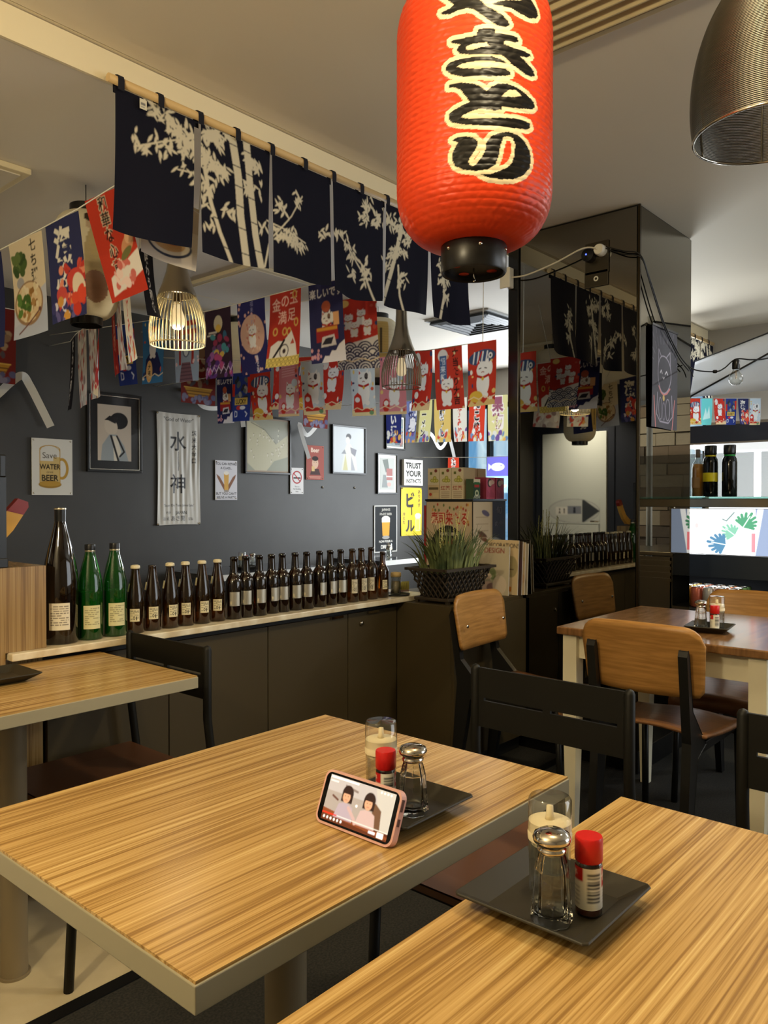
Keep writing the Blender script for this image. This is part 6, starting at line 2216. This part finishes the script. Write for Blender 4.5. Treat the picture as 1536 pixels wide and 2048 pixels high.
o = MB().tube(catm([(3.335, 1.63, 2.372), (3.33, 1.70, 2.385), (3.34, 1.85, 2.35), (3.345, 2.0, 2.325), (3.35, 2.09, 2.33)]), .004, 6).build('white_cable', ROPE)
tag(o, 'white cable running from the plug to the white adapter', 'cable')
o = MB().tube(catm([(3.36, 1.60, 2.38), (3.365, 1.52, 2.345), (3.375, 1.445, 2.315), (3.46, 1.435, 2.22), (3.62, 1.432, 2.05), (3.80, 1.432, 1.935), (3.95, 1.435, 1.885), (4.0, 1.435, 1.85)]), .003, 6).build('black_cable', BCORD)
tag(o, 'upper black cable running over the pillar corner', 'cable')
o = MB().tube(catm([(3.36, 1.60, 2.372), (3.36, 1.52, 2.33), (3.372, 1.44, 2.30), (3.45, 1.43, 2.20), (3.60, 1.428, 2.04), (3.78, 1.428, 1.92), (3.93, 1.43, 1.87)]), .003, 6).build('black_cable', BCORD)
tag(o, 'lower black cable running over the pillar corner', 'cable')
# string light at the right
t = thing('string_light', 'black string light cable with a clear bulb at the right', 'string light', (3.57, 1.097, 1.825))
B0 = Vector((3.57, 1.097, 1.825))
MB().tube([Vector(p) - B0 for p in catm([(3.93, 1.44, 1.90), (3.72, 1.32, 1.835), (3.51, 1.165, 1.786), (3.535, 1.135, 1.80), (3.57, 1.097, 1.84), (3.62, 1.045, 1.838), (3.68, .98, 1.85), (3.85, .78, 1.93), (4.0, .6, 2.1)])], .0032, 6).build('cable', BCORD, t)
MB().lathe([(0, -.03), (.014, -.03), (.016, -.026), (.016, .006), (.012, .012), (0, .012)], n=18).build('socket', BLKPL, t, autosmooth=True)
MB().lathe([(.012, -.03), (.014, -.036), (.026, -.052), (.030, -.068), (.027, -.084), (.016, -.095), (0, -.098)], n=24).build('bulb', GLASS, t)
MB().tube([(-.005, 0, -.034), (-.008, 0, -.06), (0, 0, -.07), (.008, 0, -.06), (.005, 0, -.034)], .0008, 4).build('filament', mat('filament', (190, 150, 90), .4, 1.), t)
MB().lathe([(0, -.008), (.009, -.006), (.010, 0), (.009, .006), (0, .008)], n=14, M=Matrix.Translation(Vector((3.51, 1.165, 1.786)) - B0)).build('cable_joint', BLKPL, t)

# cat banner on the pillar's right face
c = Cv(30, 46, (50, 48, 58), 5)
LL, PK = (156, 150, 168), (196, 120, 120)
for k in range(11):
    a = R(25 + k * 13)
    for s0, s1 in ((15, 19), (21, 25), (27, 33)):
        c.line([(15 + s0 * math.cos(a), 24 + s0 * math.sin(a)), (15 + s1 * math.cos(a), 24 + s1 * math.sin(a))], .3, (110, 106, 122))
th_ = [2 * PI * k / 40 for k in range(41)]
c.line([(15 + 8 * math.cos(a), 25 + 8.6 * math.sin(a)) for a in th_], .5, LL)
c.line([(8, 29.5), (8.6, 36), (12.4, 33)], .5, LL).line([(22, 29.5), (21.4, 36), (17.6, 33)], .5, LL)
c.line([(10.4, 25.4), (11.8, 26.8), (13.2, 25.4)], .55, (220, 216, 226)).line([(16.8, 25.4), (18.2, 26.8), (19.6, 25.4)], .55, (220, 216, 226)).line([(14, 23.8), (15, 23), (16, 23.8)], .4, (220, 216, 226))
c.line([(8, 19), (11, 16.6), (15, 15.6), (19, 16.6), (22, 19)], .8, PK).ell(15, 14.2, 1.4, 1.4, (190, 160, 90))
for cx in (10, 20):
    c.line([(cx + 2.4 * math.cos(a), 9 + 5 * math.sin(a)) for a in th_], .4, LL)
c.line([(6, 16), (5, 6), (9, 3), (21, 3), (25, 6), (24, 16)], .5, LL).ell(15, 8, 2.2, 4.4, (110, 104, 122), rin=.8)
c.line([(2, 14), (4, 0)], .6, PK).line([(27, 14), (25, 0)], .6, PK)
t = thing('cat_banner', 'dark banner with a line-drawn cat on the right face of the pillar', 'banner', (3.645, 1.446, 2.03))
link('cloth', print_mesh('cat_cloth', c, .30, .465, PRINT, lambda U, V: -.006 - .004 * np.sin(U * 7 + V * 2)), t)
MB().box(-.153, .153, -.012, -.003, -.004, .006).build('hanging_strip', BLKPL, t)

# ---------------------------------------------------------------- serving counter beyond the pillar
t = thing('serving_counter', 'stainless serving counter with a dark can bay behind the brown table', 'counter', (4.72, .9, 0))
MB().box(-.22, .28, -1.2, 1.15, 0, .60).build('base', BLKPOW, t)
MB().box(-.235, -.2205, -1.2, .28, .30, .90).build('front_panel', STEEL, t)
for k in range(4):
    MB().box(-.243, -.2352, -1.2, .28, .76 + k * .034, .778 + k * .034).build('rib', STEEL, t)
MB().box(-.24, .30, -1.2, .29, .905, .93).build('steel_top', STEEL, t, bevel=.004)
MB().box(-.235, .28, .285, 1.15, .60, .622).build('can_shelf', STEEL, t)
MB().box(-.235, .28, .285, 1.15, .80, .925).build('dark_band', mat('dark_steel', (70, 78, 90), .3, .6), t)
MB().box(-.235, .28, .270, .2845, .60, .93).build('divider', STEEL, t)
MB().box(.24, .28, .285, 1.15, .622, .80).build('bay_back', mat('bay_back', (60, 66, 76), .6), t)
MB().box(-.24, -.19, -1.2, 1.15, 1.19, 1.238).build('rail', STEEL, t, bevel=.003)
MB().box(-.25, .12, -1.2, 1.15, 1.238, 1.248).build('glass_shelf', thin_glass('green_glass_shelf', (200, 232, 224), .05, (150, 206, 196), .3), t)
for y in (-1.1, .275, 1.12):
    MB().box(-.225, -.205, y - .012, y + .012, .925, 1.19).build('upright', STEEL, t)
c = Cv(56, 27, (232, 234, 236), 5)
c.rect(47, 56, 0, 27, (120, 134, 160)).poly([(44, 0), (48, 27), (51, 27), (47, 0)], (220, 224, 230))


def monstera(cx, cy, s, rot, col):
    co, si = math.cos(rot), math.sin(rot)
    T = lambda x, y: (cx + (x * co - y * si) * s, cy + (x * si + y * co) * s)
    for k in range(-4, 5):
        a = k * .33
        L = 9 - abs(k) * .9
        x1, y1 = L * math.sin(a), L * math.cos(a)
        c.line([T(0, 0), T(x1 * .5, y1 * .55), T(x1, y1)], 1.7 * s, col)
    c.line([T(0, -5), T(0, 7)], .5 * s, (200, 214, 210))


monstera(41, 17, .95, -.5, (70, 130, 100))
monstera(36, 12, .8, .9, (110, 160, 140))
monstera(31, 6, 1.0, 1.4, (70, 110, 140))
c.ell(14, 14, 2.4, 3.4, (236, 200, 200)).ell(16, 17, 1, 1.6, (230, 170, 170)).rect(45, 47, 2, 13, (226, 120, 130)).line([(36, 25), (32, 20), (30, 21)], .8, (100, 120, 120))
g = thing('backlit_panel', 'bright backlit panel with monstera leaves under the glass shelf', 'lit panel', (4.49, 1.46, 1.055))
MB().box(-.012, .012, -.285, .285, -.128, .128).build('frame', STEEL, g)
link('graphic', print_mesh('graphic', c, .56, .25, SIGNLIT), g, (-.0135, 0, .125), (0, 0, R(-90)))
# cans, brightened by a small fill light added in their bay
area('bay_fill', (4.62, 1.6, .795), (0, 0, R(90)), .5, .04, .6, (1, .97, .92))
CANT = mat('can_aluminium', (196, 200, 200), .25, 1.)
cn = 0
for j in range(5):
    for i in range(4):
        bgc = [(206, 180, 70), (206, 110, 84), (206, 200, 190), (196, 120, 90), (120, 160, 100)][j]
        lbl = '%s drink can from the left in the %s row of the can tray' % (ORD[j], ORD[i])
        if i == 0 and j == 0:
            lbl = 'front yellow drink can at the left of the tray'
        elif i == 0 and j == 1:
            lbl = 'front peach red drink can, second in the tray'
        k = thing('drink_can', lbl, 'can', (4.525 + i * .068, 1.665 - j * .068, .6225), 0, 'cans in the serving counter')
        MB().lathe([(0, .002), (.024, 0), (.0325, .008), (.0325, .104), (.027, .114)], n=20).build('body', mat('can_%d' % j, bgc, .3, .3), k)
        MB().lathe([(.027, .114), (.028, .1165), (.026, .1165), (.025, .113), (0, .113)], n=20).build('top', CANT, k)
# bottles on the glass shelf
ZG = 1.2485
KG = mat('black_glass', (8, 10, 8), .08)
for k, (y, capc, band, lb_) in enumerate(((1.70, (14, 14, 14), (110, 206, 130), 'black bottle with a thin green neck ring nearest the pillar'), (1.535, (14, 14, 14), (230, 214, 40), 'black bottle with a yellow band on the glass shelf'), (1.432, (14, 14, 14), (40, 160, 70), 'black bottle with a green neck at the right on the glass shelf'))):
    t = thing('tall_bottle', lb_, 'bottle', (4.56, y, ZG), 0, 'bottles on the glass shelf')
    MB().lathe([(0, 0), (.038, 0), (.040, .003), (.040, .19), (.037, .212), (.029, .226), (.027, .232), (.027, .246), (0, .246)], n=28).build('glass_body', KG, t)
    MB().lathe([(.0285, .232), (.031, .234), (.0335, .245), (.0335, .284), (.031, .288), (0, .288)], n=28).build('cap', BLKPL, t, autosmooth=True)
    MB().lathe([(.0285, .225), (.0305, .227), (.0305, .236), (.0285, .238)], n=28).build('neck_ring', mat('ring_%d' % k, band, .3, emit=band, estr=0), t)
    if k == 1:
        MB().lathe([(.0402, .085), (.0404, .087), (.0404, .133), (.0402, .135)], n=28).build('band', mat('yellow_label', (232, 216, 30), .4), t)
t = thing('juice_bottle', 'slim bottle of orange liqueur on the glass shelf', 'bottle', (4.58, 1.612, ZG))
MB().lathe([(0, 0), (.031, 0), (.033, .003), (.033, .165), (.028, .19), (.014, .212), (.012, .26), (0, .26)], n=24).build('glass_body', GLASS, t)
MB().lathe([(0, .004), (.030, .004), (.030, .162), (.024, .188), (0, .19)], n=24).build('liquid', mat('orange_liqueur', (206, 146, 60), .2), t)
MB().lathe([(.0125, .225), (.0135, .227), (.0135, .272), (0, .273)], n=20).build('cap', mat('grey_foil', (120, 116, 110), .4), t)
MB().grid(12, 2, lambda u, v: (.0335 * math.cos(2.2 + u * 1.6), .0335 * math.sin(2.2 + u * 1.6), .05 + v * .06)).build('front_label', mat('tan_label', (176, 140, 96), .6), t)
# clear screen
ACR = thin_glass('smoky_acrylic', (226, 226, 224), .04, (160, 158, 152), .22)
for y0, y1, lb_ in ((1.34, 1.86, 'clear acrylic screen behind the shelf bottles'), (.72, 1.30, 'clear acrylic screen at the right edge of the shelf')):
    o = MB().box(4.68, 4.686, y0, y1, ZG, 1.50).build('acrylic_screen', ACR, bevel=.001)
    tag(o, lb_, 'screen')
# tissue box seen in the mirror
t = thing('napkin_box', 'cream napkin box on the steel counter, seen in the mirror', 'napkin box', (4.62, .78, .9305))
MB().box(-.03, .03, -.08, .08, 0, .15).build('box', CREAM, t, bevel=.004)
MB().box(-.04, .04, -.09, .09, 0, .012).build('tray', BLKPL, t)

# kitchen beyond
w2 = struct(MB().box(6.272, 6.30, .95, 2.12, 1.12, 1.80).build('window_2', mat('frosted_lit_window', (240, 244, 246), .6, emit=(236, 244, 250), estr=1.5)), 'frosted bright kitchen window')
MB().box(6.262, 6.272, .92, .95, 1.09, 1.83).box(6.262, 6.272, 2.12, 2.145, 1.09, 1.83).box(6.262, 6.272, .92, 2.145, 1.80, 1.83).box(6.262, 6.272, .92, 2.145, 1.09, 1.12).build('window_frame', STEEL, w2)
t = thing('range_hood', 'black extractor hood in front of the bright kitchen window', 'hood', (5.80, 1.72, 1.62))
MB().prism([(.42, .0), (-.36, .0), (-.36, .03), (-.24, .115), (.42, .115)], 0, -.34, .46).build('canopy', mat('hood_black', (36, 40, 50), .4), t)
MB().box(-.33, .45, -.30, .40, -.012, 0).build('filter', STEEL, t)

t = thing('kitchen_bench', 'steel kitchen bench under the extractor hood', 'bench', (5.75, 1.5, 0))
MB().box(-.32, .32, -.9, .6, .86, .90).build('bench_top', STEEL, t)
MB().box(-.30, .30, -.88, .58, .08, .86).build('bench_body', STEEL, t)
MB().box(-.28, .28, -.86, .56, 0, .08).build('kick', TRIMB, t)
t = thing('water_jug', 'pale blue water bottle standing behind the screen at the right edge', 'bottle', (5.2, 1.27, .0))
MB().lathe([(0, 1.30), (.07, 1.30), (.075, 1.31), (.075, 1.44), (.06, 1.49), (.03, 1.52), (.03, 1.54), (0, 1.54)], n=24).build('body', mat('blue_plastic', (190, 214, 222), .2, trans=.3), t)
MB().lathe([(.032, 1.535), (.034, 1.54), (.034, 1.56), (0, 1.56)], n=20).build('cap', BLKPL, t)
MB().box(-.1, .1, -.1, .1, 0, 1.30).build('stand', STEEL, t)
stonewall('wall_right_stone', 6.30 - .012, -.6, .9, .5, 2.1, -1, .11, 8)

# flags under the parasol
pa, pb = Vector((4.95, 1.80, 1.865)), Vector((5.25, 1.46, 1.865))
fl_k = []
for k, des in enumerate(('koi', 'aqua', 'redcat', 'lucky', 'seafood', 'whitecat')):
    a = pa.lerp(pb, k / 6 + .01)
    b = pa.lerp(pb, (k + 1) / 6 - .01)
    fl_k.append((des, tuple(a), tuple(b), .165, (0, 0, 0)))
bunting('short string of bright flags under the white parasol', [tuple(pa), tuple(pa.lerp(pb, .5)), tuple(pb)], fl_k)

# white parasol
PAR = mat('parasol_canvas', (236, 236, 238), .8)
nt = PAR.node_tree
trn = nt.nodes.new('ShaderNodeBsdfTranslucent')
trn.inputs[0].default_value = rgba((232, 238, 244))
mx = nt.nodes.new('ShaderNodeMixShader')
mx.inputs[0].default_value = .4
nt.links.new(bsdf(PAR).outputs[0], mx.inputs[1])
nt.links.new(trn.outputs[0], mx.inputs[2])
nt.links.new(mx.outputs[0], nt.nodes['Material Output'].inputs[0])
t = thing('parasol', 'white canvas parasol indoors at the right above the flags', 'parasol', (5.2, .75, 0))
ap = Vector((0, 0, 2.44))
C1, C2, C3, C4 = Vector((-.65, .90, 1.82)), Vector((-.75, -.75, 1.82)), Vector((.05, 1.12, 2.14)), Vector((.75, -.7, 1.9))
for a, b in ((C2, C1), (C1, C3), (C3, C4), (C4, C2)):
    q = MB()
    q.sheet(8, 8, lambda u, v: tuple((a.lerp(b, u)).lerp(ap, v * .999) - Vector((0, 0, .04 * math.sin(u * PI) * (1 - v) * v * 4))), .003)
    q.build('canopy_panel', PAR, t)
    MB().tube([a, a.lerp(ap, .98)], .007, 6).build('rib', BLKMET, t)
MB().tube([(0, 0, 0), (0, 0, 2.47)], .02, 14).build('pole', WHITE, t)
MB().lathe([(0, 0), (.22, 0), (.22, .03), (.03, .06), (0, .06)], n=28).build('base', BLKMET, t)

bpy.data.objects.remove(_fo)
bpy.data.curves.remove(_fc)
